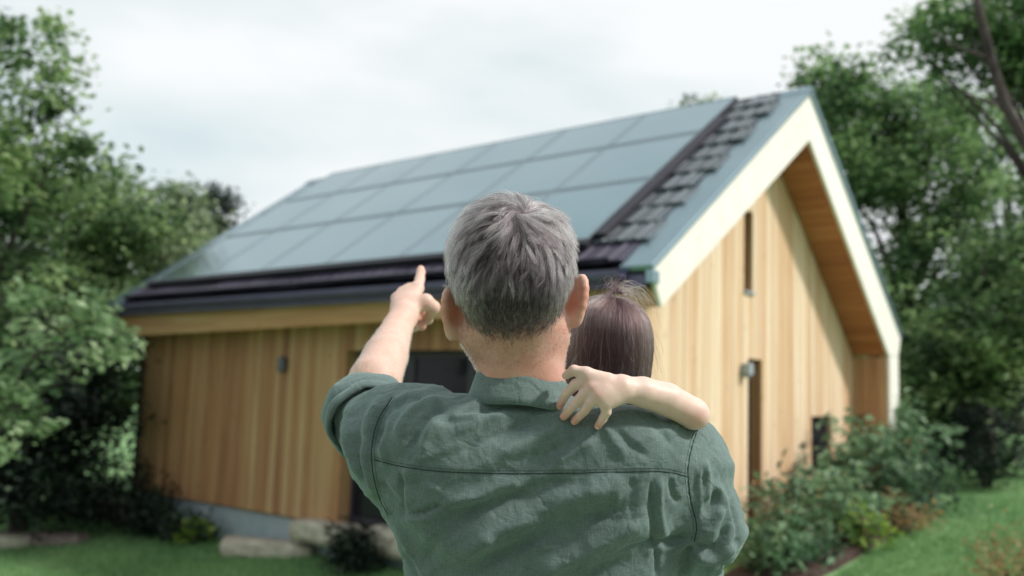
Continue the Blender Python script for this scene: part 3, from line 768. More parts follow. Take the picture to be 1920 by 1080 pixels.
wall_shrub(5.6, -0.2, 0.58, 1.35, LEAF['shrub'], 'tall shrub growing up over the small low window', n=800, leaf=0.16, seed=34, group=g1)
wall_shrub(6.8, -0.25, 0.58, 1.10, LEAF['shrub'], 'shrub with a few orange leaves against the wing wall', n=760, leaf=0.15, seed=35, group=g1, extra=(LEAF['orange'], 60, 0.08))
wall_shrub(8.0, -0.05, 0.60, 1.40, LEAF['shrub'], 'spreading shrub at the outer end of the gable frame', n=1000, leaf=0.155, seed=36, group=g1)
wall_shrub(4.1, -0.75, 0.3, 0.55, LEAF['yellow'], 'small yellow green plant at the lawn edge of the gable border', n=300, leaf=0.08, seed=37)
wall_shrub(5.4, -0.85, 0.36, 0.5, LEAF['orange'], 'small russet plant at the lawn edge of the gable border', n=320, leaf=0.08, seed=38)
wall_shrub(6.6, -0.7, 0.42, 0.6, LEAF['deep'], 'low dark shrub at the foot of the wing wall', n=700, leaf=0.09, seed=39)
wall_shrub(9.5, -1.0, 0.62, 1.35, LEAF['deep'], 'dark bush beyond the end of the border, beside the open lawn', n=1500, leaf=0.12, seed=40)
def px_shrub(px, py, w, h, mat, label, **k):
    p = gp(px, py, 0.0); return shrub('shrub', p, w, h, mat, label, 'shrub', **k)
px_shrub(1900, 1100, 0.40, 0.55, LEAF['orange'], 'russet shrub at the bottom right corner of the lawn', n=700, leaf=0.055, seed=41)
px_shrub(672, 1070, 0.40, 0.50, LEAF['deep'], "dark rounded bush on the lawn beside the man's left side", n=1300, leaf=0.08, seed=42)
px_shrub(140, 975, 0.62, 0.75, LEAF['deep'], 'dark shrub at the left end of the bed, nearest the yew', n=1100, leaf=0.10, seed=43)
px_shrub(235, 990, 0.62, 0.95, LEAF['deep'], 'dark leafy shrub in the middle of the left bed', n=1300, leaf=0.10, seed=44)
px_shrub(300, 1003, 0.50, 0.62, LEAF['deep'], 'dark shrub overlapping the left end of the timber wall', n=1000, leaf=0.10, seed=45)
px_shrub(368, 1020, 0.24, 0.36, LEAF['yellow'], 'small yellow green plant left of the long stone slab', n=200, leaf=0.10, seed=46)
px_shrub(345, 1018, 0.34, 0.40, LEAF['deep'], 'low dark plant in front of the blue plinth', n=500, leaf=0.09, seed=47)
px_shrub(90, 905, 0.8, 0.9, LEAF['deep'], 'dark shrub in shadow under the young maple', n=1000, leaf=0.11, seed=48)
def tuft(c, n, h, spread, mat, label, seed):
    r = np.random.default_rng(seed); V = []; F = []
    for i in range(n):
        t = r.uniform(0, 6.28); d = np.array([math.cos(t), math.sin(t), 0]); p = d * r.uniform(0, 0.05); s = np.array([-d[1], d[0], 0]) * 0.006
        L_ = h * r.uniform(0.6, 1.1); k = r.uniform(0.2, 1) * spread
        a = p; m_ = p + d * k * 0.4 + np.array([0, 0, L_ * 0.65]); e = p + d * k + np.array([0, 0, L_])
        q = len(V); V += [a - s, a + s, m_ + s, m_ - s, e]; F += [(q, q + 1, q + 2), (q, q + 2, q + 3), (q + 3, q + 2, q + 4)]
    me = np_mesh('grass_tuft', np.array(V), np.array(F)); at = me.attributes.new('tone', 'FLOAT', 'FACE'); at.data.foreach_set('value', r.uniform(0, 1, len(F)).astype(np.float32))
    o = obj('grass_tuft', me, mat); o.location = c; tag(o, label, 'grass tuft')
tuft(gp(463, 1003), 160, 0.36, 0.22, LEAF['deep'], 'arching dark grass tuft in front of the blue plinth', 50)

# grass blades over the visible lawn
def grass():
    r = np.random.default_rng(3); n = 90000
    px = r.uniform(-60, 1980, n * 2); py = 800 + 330 * r.uniform(0, 1, n * 2)
    keep = ((px < 760) & (py > 960)) | ((px > 1330) & (py > 850)); px = px[keep]; py = py[keep]
    D = ray_ground(px, py); ok = (D > 0); px, py, D = px[ok], py[ok], D[ok]
    P = (FWD[None] + RGT[None] * ((px - 960) / FPX)[:, None] - UPV[None] * ((py - 540) / FPX)[:, None]) * D[:, None]
    # keep the house footprint clear
    d = P[:, :2] - E0[:2]; u = np.array([-0.77375, 0.63349]); v = np.array([0.63349, 0.77375])
    a = d @ u / S; b = d @ v / S
    out = ~((a > 0.45) & (a < 11) & (b > 0.55)) & ~((a > -0.8) & (a < 0.5) & (b > 1.0) & (b < 8.4))
    P = P[out]; m = len(P)
    P[:, 2] = gz(P[:, 0], P[:, 1])
    h = r.uniform(0.03, 0.075, m); t = r.uniform(0, 6.28, m)
    s = np.stack([np.cos(t), np.sin(t), 0 * t], -1) * 0.006; lean = r.normal(size=(m, 3)) * 0.022; lean[:, 2] = 0
    V = np.stack([P - s, P + s, P + lean + np.stack([0 * h, 0 * h, h], -1)], 1).reshape(-1, 3)
    me = np_mesh('grass', V, np.arange(3 * m).reshape(m, 3)); at = me.attributes.new('tone', 'FLOAT', 'FACE')
    big = 0.5 + 0.25 * np.sin(P[:, 0] * 1.9 + P[:, 1]) * np.cos(P[:, 1] * 1.3 - 0.6 * P[:, 0])
    at.data.foreach_set('value', np.clip(big + r.normal(size=m) * 0.2, 0, 1).astype(np.float32))
    o = obj('grass', me, LEAF['grass']); tag(o, 'short green grass blades on the lawn', kind='stuff')
def ray_ground(px, py):
    R_ = FWD[None] + RGT[None] * ((px - 960) / FPX)[:, None] - UPV[None] * ((py - 540) / FPX)[:, None]
    D = np.full(len(px), -1.0)
    for d in np.arange(5, 32, 0.1):
        P = R_ * d; hit = (D < 0) & (P[:, 2] <= gz(P[:, 0], P[:, 1])); D[hit] = d
    return D
grass()

# trees of the garden behind the viewer: the window panes and the panels mirror them
for i, (x, y, h, w) in enumerate(((-8.5, -7.0, 9.0, 3.2), (-2.8, -9.0, 10.0, 3.4), (3.2, -8.5, 9.5, 3.2), (9.0, -8.5, 8.5, 3.0))):
    b = np.array([x, y, float(gz(x, y))])
    tree('garden_tree', b, h, [((0, 0, h * .62), (w, w * .8, h * .38)), ((0, 0, h * .25), (w * .8, w * .7, h * .25))], 0.34, LEAF['dark'],
         ('first', 'second', 'third', 'fourth')[i] + ' tree from the left in the row behind the viewer, mirrored in the glass', 'tree', 130, 42, 0.9, 0.2, seed=60 + i, group='trees behind the viewer', limbs=8)
# ------------------------------------------------------------------ implicit bodies
def smin(a, b, k):
    h = np.clip(0.5 + 0.5 * (b - a) / k, 0, 1)
    return b * (1 - h) + a * h - k * h * (1 - h)

class Field:
    """smooth union of rounded cones, ellipsoids and lofts"""
    def __init__(s): s.ops = []
    def _add(s, fn, c, r, k, op='u'): s.ops.append((fn, np.array(c, float), float(r), k, op)); return s
    def cone(s, A, B, ra, rb, k=0.02, op='u'):
        A = np.array(A, float); B = np.array(B, float); ab = B - A; L2 = ab @ ab
        def fn(P):
            t = np.clip((P - A) @ ab / L2, 0, 1)
            return np.linalg.norm(P - A - t[:, None] * ab, axis=1) - (ra + (rb - ra) * t)
        return s._add(fn, (A + B) / 2, math.sqrt(L2) / 2 + max(ra, rb), k, op)
    def chain(s, pts, radii, k=0.012, k0=None):
        for i in range(len(pts) - 1):
            s.cone(pts[i], pts[i + 1], radii[i], radii[i + 1], k if (i or k0 is None) else k0)
        return s
    def ell(s, c, r, R=None, k=0.02, op='u'):
        c = np.array(c, float); r = np.array(r, float)
        def fn(P):
            q = P - c
            if R is not None: q = q @ R           # columns of R are the local axes
            k0 = np.linalg.norm(q / r, axis=1); k1 = np.linalg.norm(q / (r * r), axis=1)
            return k0 * (k0 - 1) / np.maximum(k1, 1e-9)
        return s._add(fn, c, r.max(), k, op)
    def loft(s, z, cx, cy, rx, ry, k=0.02, n=2.4):
        o = np.argsort(z); z, cx, cy, rx, ry = [np.array(a, float)[o] for a in (z, cx, cy, rx, ry)]
        zz = np.linspace(z[0], z[-1], 400)
        def sm(a):
            v = np.interp(zz, z, a); w = np.hanning(41); w /= w.sum()
            return np.convolve(np.pad(v, 20, 'edge'), w, 'valid')
        CX, CY, RX, RY = sm(cx), sm(cy), sm(rx), sm(ry)
        def fn(P):
            f = lambda a: np.interp(P[:, 2], zz, a)
            qx = np.abs(P[:, 0] - f(CX)) ; qy = np.abs(P[:, 1] - f(CY)); RX_, RY_ = f(RX), f(RY)
            e = ((qx / RX_) ** n + (qy / RY_) ** n + 1e-12) ** (1 / n)
            d = (e - 1) * np.minimum(RX_, RY_)
            return np.maximum(d, np.maximum(z[0] - P[:, 2], P[:, 2] - z[-1]))
        c = ((cx.mean()), cy.mean(), (z[0] + z[-1]) / 2)
        return s._add(fn, c, math.hypot((z[-1] - z[0]) / 2, max(rx.max(), ry.max()) + 0.1), k)
    def sub(s, other, k=0.01):
        c = np.mean([o[1] for o in other.ops], 0); r = max(np.linalg.norm(o[1] - c) + o[2] for o in other.ops)
        return s._add(lambda P: other(P, True), c, r, k, 'd')
    def group(s, other, k=0.008):
        c = np.mean([o[1] for o in other.ops], 0); r = max(np.linalg.norm(o[1] - c) + o[2] for o in other.ops)
        return s._add(lambda P: other(P, True), c, r, k)
    def __call__(s, P, full=False):
        d = np.full(len(P), 1.0)
        for fn, c, r, k, op in s.ops:
            if full: idx = slice(None); Q = P
            else:
                idx = np.nonzero(((P - c) ** 2).sum(1) < (r + 0.05 + k) ** 2)[0]
                if len(idx) == 0: continue
                Q = P[idx]
            v = fn(Q)
            d[idx] = smin(d[idx], v, k) if op == 'u' else -smin(-d[idx], v, k)
        return d
    def grad(s, P, e=0.0015):
        K = np.array([[1, -1, -1], [-1, -1, 1], [-1, 1, -1], [1, 1, 1]], float)
        g = sum(k[None] * s(P + k * e)[:, None] for k in K)
        n = np.linalg.norm(g, axis=1)
        return g / np.maximum(n, 1e-9)[:, None], n / (4 * e)

def surface_nets(f, lo, hi, h, project=2):
    B = 8; lo = np.array(lo, float); nb = np.ceil((np.array(hi) - lo) / (h * B)).astype(int); n = nb * B
    ci = np.stack(np.meshgrid(*[np.arange(k) for k in nb], indexing='ij'), -1).reshape(-1, 3)
    cd = f(lo + (ci * B + (B - 1) / 2) * h, True)
    act = np.abs(cd) < h * B * 0.9 + 0.022
    D = np.repeat(np.repeat(np.repeat(np.sign(cd).reshape(nb), B, 0), B, 1), B, 2).astype(np.float32)
    li = np.stack(np.meshgrid(*[np.arange(B)] * 3, indexing='ij'), -1).reshape(-1, 3)
    ai = ci[act]
    for s0 in range(0, len(ai), 600):
        I = (ai[s0:s0 + 600, None, :] * B + li[None]).reshape(-1, 3)
        D[I[:, 0], I[:, 1], I[:, 2]] = f(lo + I * h)
    S = D < 0
    corners = [(i, j, k) for i in (0, 1) for j in (0, 1) for k in (0, 1)]
    nx, ny, nz = n - 1
    cnt = sum(S[i:nx + i, j:ny + j, k:nz + k].astype(np.int8) for i, j, k in corners)
    mask = (cnt > 0) & (cnt < 8)
    idx = np.stack(np.nonzero(mask), -1)
    vid = np.full(mask.shape, -1, np.int32); vid[mask] = np.arange(len(idx))
    val = {c: D[idx[:, 0] + c[0], idx[:, 1] + c[1], idx[:, 2] + c[2]] for c in corners}
    acc = np.zeros((len(idx), 3)); num = np.zeros(len(idx))
    for a in corners:
        for ax in range(3):
            if a[ax]: continue
            b = list(a); b[ax] = 1; b = tuple(b)
            va, vb = val[a], val[b]; cr_ = (va < 0) != (vb < 0)
            t = np.where(cr_, va / np.where(va - vb == 0, 1, va - vb), 0)
            p = np.tile(np.array(a, float), (len(idx), 1)); p[:, ax] = t
            acc += p * cr_[:, None]; num += cr_
    V = lo + (idx + acc / num[:, None]) * h
    F = []
    for ax in range(3):
        o1, o2 = [(1, 2), (2, 0), (0, 1)][ax]
        sl0 = [slice(1, -1)] * 3; sl0[ax] = slice(0, -1); sl1 = list(sl0); sl1[ax] = slice(1, None)
        s0_, s1_ = S[tuple(sl0)], S[tuple(sl1)]
        e = np.stack(np.nonzero(s0_ != s1_), -1)
        flip = s0_[tuple(e.T)]
        base = e.copy(); base[:, o1] += 1; base[:, o2] += 1
        def cell(d1, d2):
            q = base.copy(); q[:, o1] += d1; q[:, o2] += d2
            q = np.minimum(q, np.array(vid.shape) - 1)
            return vid[tuple(q.T)]
        q = np.stack([cell(-1, -1), cell(0, -1), cell(0, 0), cell(-1, 0)], -1)
        q[~flip] = q[~flip][:, ::-1]
        F.append(q)
    F = np.concatenate(F); F = F[(F >= 0).all(1)]
    for _ in range(project):
        g, m = f.grad(V); d = f(V)
        V = V - g * np.clip(d / np.maximum(m, 0.3), -h, h)[:, None]
    return V, F

def vnoise(P, seed=0):
    """smooth value noise, P (n,3)"""
    P = np.asarray(P, float); I = np.floor(P).astype(np.int64); f = P - I; f = f * f * (3 - 2 * f)
    def hsh(i, j, k):
        x = (i * 374761393 + j * 668265263 + k * 2147483647 + seed * 1274126177) & 0x7fffffff
        x = ((x ^ (x >> 13)) * 1274126177) & 0x7fffffff
        return ((x ^ (x >> 16)) & 0xffff) / 65535.0
    out = 0
    for a in (0, 1):
        for b in (0, 1):
            for c in (0, 1):
                w = (f[:, 0] if a else 1 - f[:, 0]) * (f[:, 1] if b else 1 - f[:, 1]) * (f[:, 2] if c else 1 - f[:, 2])
                out = out + w * hsh(I[:, 0] + a, I[:, 1] + b, I[:, 2] + c)
    return out * 2 - 1

def polydist(p, poly):
    """distance to a polyline, side (sign) and the fraction along it"""
    poly = np.array(poly, float); best = np.full(len(p), 1e9); side = np.zeros(len(p)); tt = np.zeros(len(p))
    seg = np.diff(poly, axis=0); ln = np.linalg.norm(seg, axis=1); cum = np.concatenate([[0], np.cumsum(ln)])
    for i in range(len(seg)):
        t = np.clip((p - poly[i]) @ seg[i] / ln[i] ** 2, 0, 1); q = p - poly[i] - t[:, None] * seg[i]
        d = np.linalg.norm(q, axis=1); c = seg[i][0] * q[:, 1] - seg[i][1] * q[:, 0]
        m = d < best; best[m] = d[m]; side[m] = np.sign(c[m]); tt[m] = (cum[i] + t[m] * ln[i]) / cum[-1]
    return best, side, tt

def catmull(pts, m=8):
    P = np.array(pts, float)
    if len(P) < 3: return P
    Q = np.vstack([2 * P[0] - P[1], P, 2 * P[-1] - P[-2]]); out = []
    for i in range(1, len(Q) - 2):
        for t in np.linspace(0, 1, m, endpoint=False):
            out.append(0.5 * (2 * Q[i] + (Q[i + 1] - Q[i - 1]) * t + (2 * Q[i - 1] - 5 * Q[i] + 4 * Q[i + 1] - Q[i + 2]) * t * t + (3 * Q[i] - Q[i - 1] - 3 * Q[i + 1] + Q[i + 2]) * t ** 3))
    out.append(P[-1]); return np.array(out)

def skin_mat(name, base, red, rough=0.5, ss=0.25, pore=0.0014):
    m, nt, b, N, L = new_mat(name)
    at = N.new('ShaderNodeAttribute'); at.attribute_name = 'flush'
    at2 = N.new('ShaderNodeAttribute'); at2.attribute_name = 'scalp'
    mx2 = N.new('ShaderNodeMix'); mx2.data_type = 'RGBA'; mx2.inputs['B'].default_value = (0.075, 0.052, 0.055, 1)
    tc = N.new('ShaderNodeTexCoord')
    n1 = N.new('ShaderNodeTexNoise'); n1.inputs['Scale'].default_value = 55; n1.inputs['Detail'].default_value = 5
    n2 = N.new('ShaderNodeTexNoise'); n2.inputs['Scale'].default_value = 300; n2.inputs['Detail'].default_value = 3
    for n_ in (n1, n2): L.new(tc.outputs['Object'], n_.inputs['Vector'])
    md = N.new('ShaderNodeMath'); md.operation = 'MULTIPLY_ADD'; md.inputs[1].default_value = 0.55; md.inputs[2].default_value = -0.27
    L.new(n1.outputs['Fac'], md.inputs[0])
    ad = N.new('ShaderNodeMath'); ad.operation = 'ADD'; ad.use_clamp = True
    L.new(at.outputs['Fac'], ad.inputs[0]); L.new(md.outputs[0], ad.inputs[1])
    mx = N.new('ShaderNodeMix'); mx.data_type = 'RGBA'
    mx.inputs['A'].default_value = (*base, 1); mx.inputs['B'].default_value = (*red, 1)
    L.new(ad.outputs[0], mx.inputs['Factor']); L.new(mx.outputs['Result'], mx2.inputs['A']); L.new(at2.outputs['Fac'], mx2.inputs['Factor']); L.new(mx2.outputs['Result'], b.inputs['Base Color'])
    b.inputs['Roughness'].default_value = rough; b.inputs['Specular IOR Level'].default_value = 0.4
    b.inputs['Subsurface Weight'].default_value = ss; b.inputs['Subsurface Radius'].default_value = (1.0, 0.35, 0.2); b.inputs['Subsurface Scale'].default_value = 0.006
    bu = N.new('ShaderNodeBump'); bu.inputs['Strength'].default_value = 0.4; bu.inputs['Distance'].default_value = pore
    L.new(n2.outputs['Fac'], bu.inputs['Height']); L.new(bu.outputs[0], b.inputs['Normal'])
    return m
M['skin'] = skin_mat('man_skin', (0.68, 0.47, 0.385), (0.54, 0.215, 0.145))
M['skin_child'] = skin_mat('child_skin', (0.735, 0.545, 0.465), (0.66, 0.33, 0.25), 0.45, 0.3, 0.0004)

def cloth_mat(name, c0, c1, weave=900, bump=0.35):
    m, nt, b, N, L = new_mat(name)
    tc = N.new('ShaderNodeTexCoord')
    n1 = N.new('ShaderNodeTexNoise'); n1.inputs['Scale'].default_value = 18; n1.inputs['Detail'].default_value = 8; n1.inputs['Roughness'].default_value = 0.65
    L.new(tc.outputs['Object'], n1.inputs['Vector'])
    hs = []
    for sc_ in ((weave, weave * 0.12, weave * 0.12), (weave * 0.12, weave * 0.12, weave)):
        mp = N.new('ShaderNodeMapping'); mp.inputs['Scale'].default_value = sc_; L.new(tc.outputs['Object'], mp.inputs['Vector'])
        n_ = N.new('ShaderNodeTexNoise'); n_.inputs['Scale'].default_value = 1; n_.inputs['Detail'].default_value = 2; L.new(mp.outputs[0], n_.inputs['Vector']); hs.append(n_)
    a = N.new('ShaderNodeMath'); a.operation = 'ADD'; L.new(hs[0].outputs['Fac'], a.inputs[0]); L.new(hs[1].outputs['Fac'], a.inputs[1])
    mm = N.new('ShaderNodeMath'); mm.operation = 'MULTIPLY_ADD'; mm.inputs[1].default_value = 0.36; L.new(a.outputs[0], mm.inputs[0])
    m2 = N.new('ShaderNodeMath'); m2.operation = 'MULTIPLY'; m2.inputs[1].default_value = 0.5; L.new(n1.outputs['Fac'], m2.inputs[0]); L.new(m2.outputs[0], mm.inputs[2])
    r = ramp(N, [(0.33, c0), (0.72, c1)]); L.new(mm.outputs[0], r.inputs['Fac'])
    L.new(r.outputs[0], b.inputs['Base Color'])
    b.inputs['Roughness'].default_value = 0.85; b.inputs['Specular IOR Level'].default_value = 0.2
    b.inputs['Sheen Weight'].default_value = 0.25; b.inputs['Sheen Roughness'].default_value = 0.5
    b.inputs['Sheen Tint'].default_value = (0.7, 0.95, 0.9, 1)
    bu = N.new('ShaderNodeBump'); bu.inputs['Strength'].default_value = bump; bu.inputs['Distance'].default_value = 0.0006
    L.new(a.outputs[0], bu.inputs['Height'])
    b2 = N.new('ShaderNodeBump'); b2.inputs['Strength'].default_value = 0.5; b2.inputs['Distance'].default_value = 0.004
    n3 = N.new('ShaderNodeTexNoise'); n3.inputs['Scale'].default_value = 45; n3.inputs['Detail'].default_value = 6; n3.inputs['Distortion'].default_value = 1.2
    L.new(tc.outputs['Object'], n3.inputs['Vector']); L.new(n3.outputs['Fac'], b2.inputs['Height']); L.new(bu.outputs[0], b2.inputs['Normal'])
    wv = N.new('ShaderNodeTexNoise'); wv.inputs['Scale'].default_value = 9; wv.inputs['Detail'].default_value = 3; L.new(tc.outputs['Object'], wv.inputs['Vector'])
    wm = N.new('ShaderNodeVectorMath'); wm.operation = 'MULTIPLY_ADD'; wm.inputs[1].default_value = (.10, .10, .10); L.new(wv.outputs['Color'], wm.inputs[0]); L.new(tc.outputs['Object'], wm.inputs[2])
    vo = N.new('ShaderNodeTexVoronoi'); vo.feature = 'DISTANCE_TO_EDGE'; vo.inputs['Scale'].default_value = 17; L.new(wm.outputs[0], vo.inputs['Vector'])
    vr = N.new('ShaderNodeMapRange'); vr.interpolation_type = 'SMOOTHSTEP'; vr.inputs['From Max'].default_value = 0.09; L.new(vo.outputs['Distance'], vr.inputs['Value'])
    pn = N.new('ShaderNodeMath'); pn.operation = 'MULTIPLY'; L.new(vr.outputs[0], pn.inputs[0]); L.new(n1.outputs['Fac'], pn.inputs[1])
    b3 = N.new('ShaderNodeBump'); b3.inputs['Strength'].default_value = 0.32; b3.inputs['Distance'].default_value = 0.0028; L.new(pn.outputs[0], b3.inputs['Height']); L.new(b2.outputs[0], b3.inputs['Normal'])
    L.new(b3.outputs[0], b.inputs['Normal'])
    return m
M['shirt'] = cloth_mat('green_linen', (0.062, 0.092, 0.092), (0.150, 0.206, 0.196))
M['thread'] = noise_mat('dark_green_thread', (0.018, 0.036, 0.034), (0.03, 0.05, 0.048), (200, 200, 200), 2, 0.9, 0.0, 0.001)
M['trousers'] = cloth_mat('dark_trouser_cloth', (0.03, 0.035, 0.05), (0.06, 0.065, 0.085))
M['child_top'] = cloth_mat('pale_child_top', (0.62, 0.68, 0.72), (0.78, 0.82, 0.85))
M['child_legs'] = cloth_mat('child_leggings', (0.25, 0.28, 0.34), (0.36, 0.39, 0.45))
M['leather'] = noise_mat('brown_leather', (0.06, 0.035, 0.02), (0.12, 0.07, 0.045), (20, 20, 20), 5, 0.5, 0.2, 0.003)

def hair_mat(name, stops, rough=0.28):
    m, nt, b, N, L = new_mat(name)
    N.remove(b)
    h = N.new('ShaderNodeBsdfHairPrincipled'); h.model = 'CHIANG'; h.parametrization = 'COLOR'
    at = N.new('ShaderNodeAttribute'); at.attribute_name = 'tone'
    r = ramp(N, stops); L.new(at.outputs['Fac'], r.inputs['Fac']); L.new(r.outputs[0], h.inputs['Color'])
    h.inputs['Roughness'].default_value = rough; h.inputs['Radial Roughness'].default_value = 0.25
    h.inputs['Coat'].default_value = 0.0
    L.new(h.outputs[0], N['Material Output'].inputs['Surface'])
    return m
M['hair_grey'] = hair_mat('grey_hair', [(0, (0.012, 0.007, 0.011)), (0.4, (0.105, 0.085, 0.085)), (0.7, (0.42, 0.40, 0.375)), (1, (0.84, 0.85, 0.81))])
M['hair_brown'] = hair_mat('brown_hair', [(0, (0.014, 0.006, 0.009)), (0.4, (0.062, 0.03, 0.03)), (0.75, (0.30, 0.22, 0.18)), (1, (0.62, 0.54, 0.44))])
M['stubble'] = hair_mat('white_stubble', [(0, (0.5, 0.47, 0.44)), (1, (0.9, 0.9, 0.88))])

def hair_obj(name, pos, tone, mat, parent, r0, r1, stuff=True):
    """pos (n, k, 3)"""
    n, k, _ = pos.shape
    c = bpy.data.hair_curves.new(name); c.add_curves([k] * n)
    c.attributes['position'].data.foreach_set('vector', pos.astype(np.float32).ravel())
    ra = c.attributes.new('radius', 'FLOAT', 'POINT')
    t = np.linspace(0, 1, k); ra.data.foreach_set('value', np.tile((r0 + (r1 - r0) * t ** 1.5), n).astype(np.float32))
    c.attributes.new('tone', 'FLOAT', 'CURVE').data.foreach_set('value', np.clip(tone, 0, 1).astype(np.float32))
    c.materials.append(mat)
    o = bpy.data.objects.new(name, c); link(o, parent)
    if stuff: o['kind'] = 'stuff'
    return o

def attr(me, name, vals):
    a = me.attributes.new(name, 'FLOAT', 'POINT'); a.data.foreach_set('value', np.asarray(vals, np.float32))

# ================================================================== the man
def lv(y, xl, xr, d, ry):
    a, b = pt(xl, y, d), pt(xr, y, d); c = (a + b) / 2
    return c[2], c[0], c[1], abs(b[0] - a[0]) / 2, ry
TORSO = [lv(1780, 735, 1335, 1.43, .125), lv(1500, 768, 1300, 1.43, .118), lv(1300, 775, 1282, 1.43, .118), lv(1150, 768, 1276, 1.43, .120), lv(1080, 757, 1276, 1.425, .123), lv(1000, 735, 1280, 1.42, .126),
         lv(930, 722, 1288, 1.415, .126), lv(870, 718, 1296, 1.41, .120), lv(825, 735, 1296, 1.405, .108), lv(795, 770, 1275, 1.40, .094),
         lv(776, 820, 1225, 1.395, .084), lv(764, 868, 1165, 1.392, .074), lv(754, 905, 1085, 1.392, .056), lv(742, 930, 1040, 1.392, .046), lv(715, 940, 1030, 1.392, .04)]
# arm joints
LS, LE = pt(765, 848, 1.42), pt(683, 786, 1.62)
RSH, REL = pt(1268, 868, 1.42), pt(1322, 1010, 1.40)
RWR = pt(1175, 1120, 1.70)

def shirt_field(grow=0.0, sleeves=True):
    f = Field()
    z, cx, cy, rx, ry = np.array(TORSO).T
    f.loft(z, cx, cy, rx + grow, ry + grow, 0.02, 2.3)
    f.ell(pt(855, 880, 1.335), (0.075 + grow, 0.034 + grow, 0.095 + grow), k=0.05)
    f.ell(pt(1165, 885, 1.335), (0.075 + grow, 0.034 + grow, 0.095 + grow), k=0.05)
    # raised left shoulder and sleeve
    f.cone(pt(800, 812, 1.41), pt(752, 820, 1.46), .074 + grow, .077 + grow, .05)
    f.cone(pt(757, 838, 1.44), pt(690, 790, 1.60), .080 + grow, .064 + grow, .045)
    # right shoulder, upper arm, forearm wrapped to the front
    f.cone(pt(1225, 862, 1.41), RSH, .078 + grow, .072 + grow, .05)
    f.cone(RSH, pt(1314, 985, 1.40), .068 + grow, .062 + grow, .035)
    f.cone(pt(1314, 985, 1.40), pt(1288, 1045, 1.50), .0625 + grow, .058 + grow, .02)
    f.cone(pt(1290, 1045, 1.50), pt(1236, 1085, 1.60), .060 + grow, .052 + grow, .02)
    return f
def sub_arm(f):
    g = Field(); d = (LE - LS) / np.linalg.norm(LE - LS)
    return f
shirtF = shirt_field()
# cut both sleeve ends with planes
cutL_p = pt(683, 772, 1.615); cutL_n = np.array(pt(688, 745, 1.70) - pt(735, 850, 1.46)); cutL_n /= np.linalg.norm(cutL_n)
V, F = surface_nets(shirtF, (-.34, 1.16, -1.02), (.40, 1.80, .13), 0.0042)

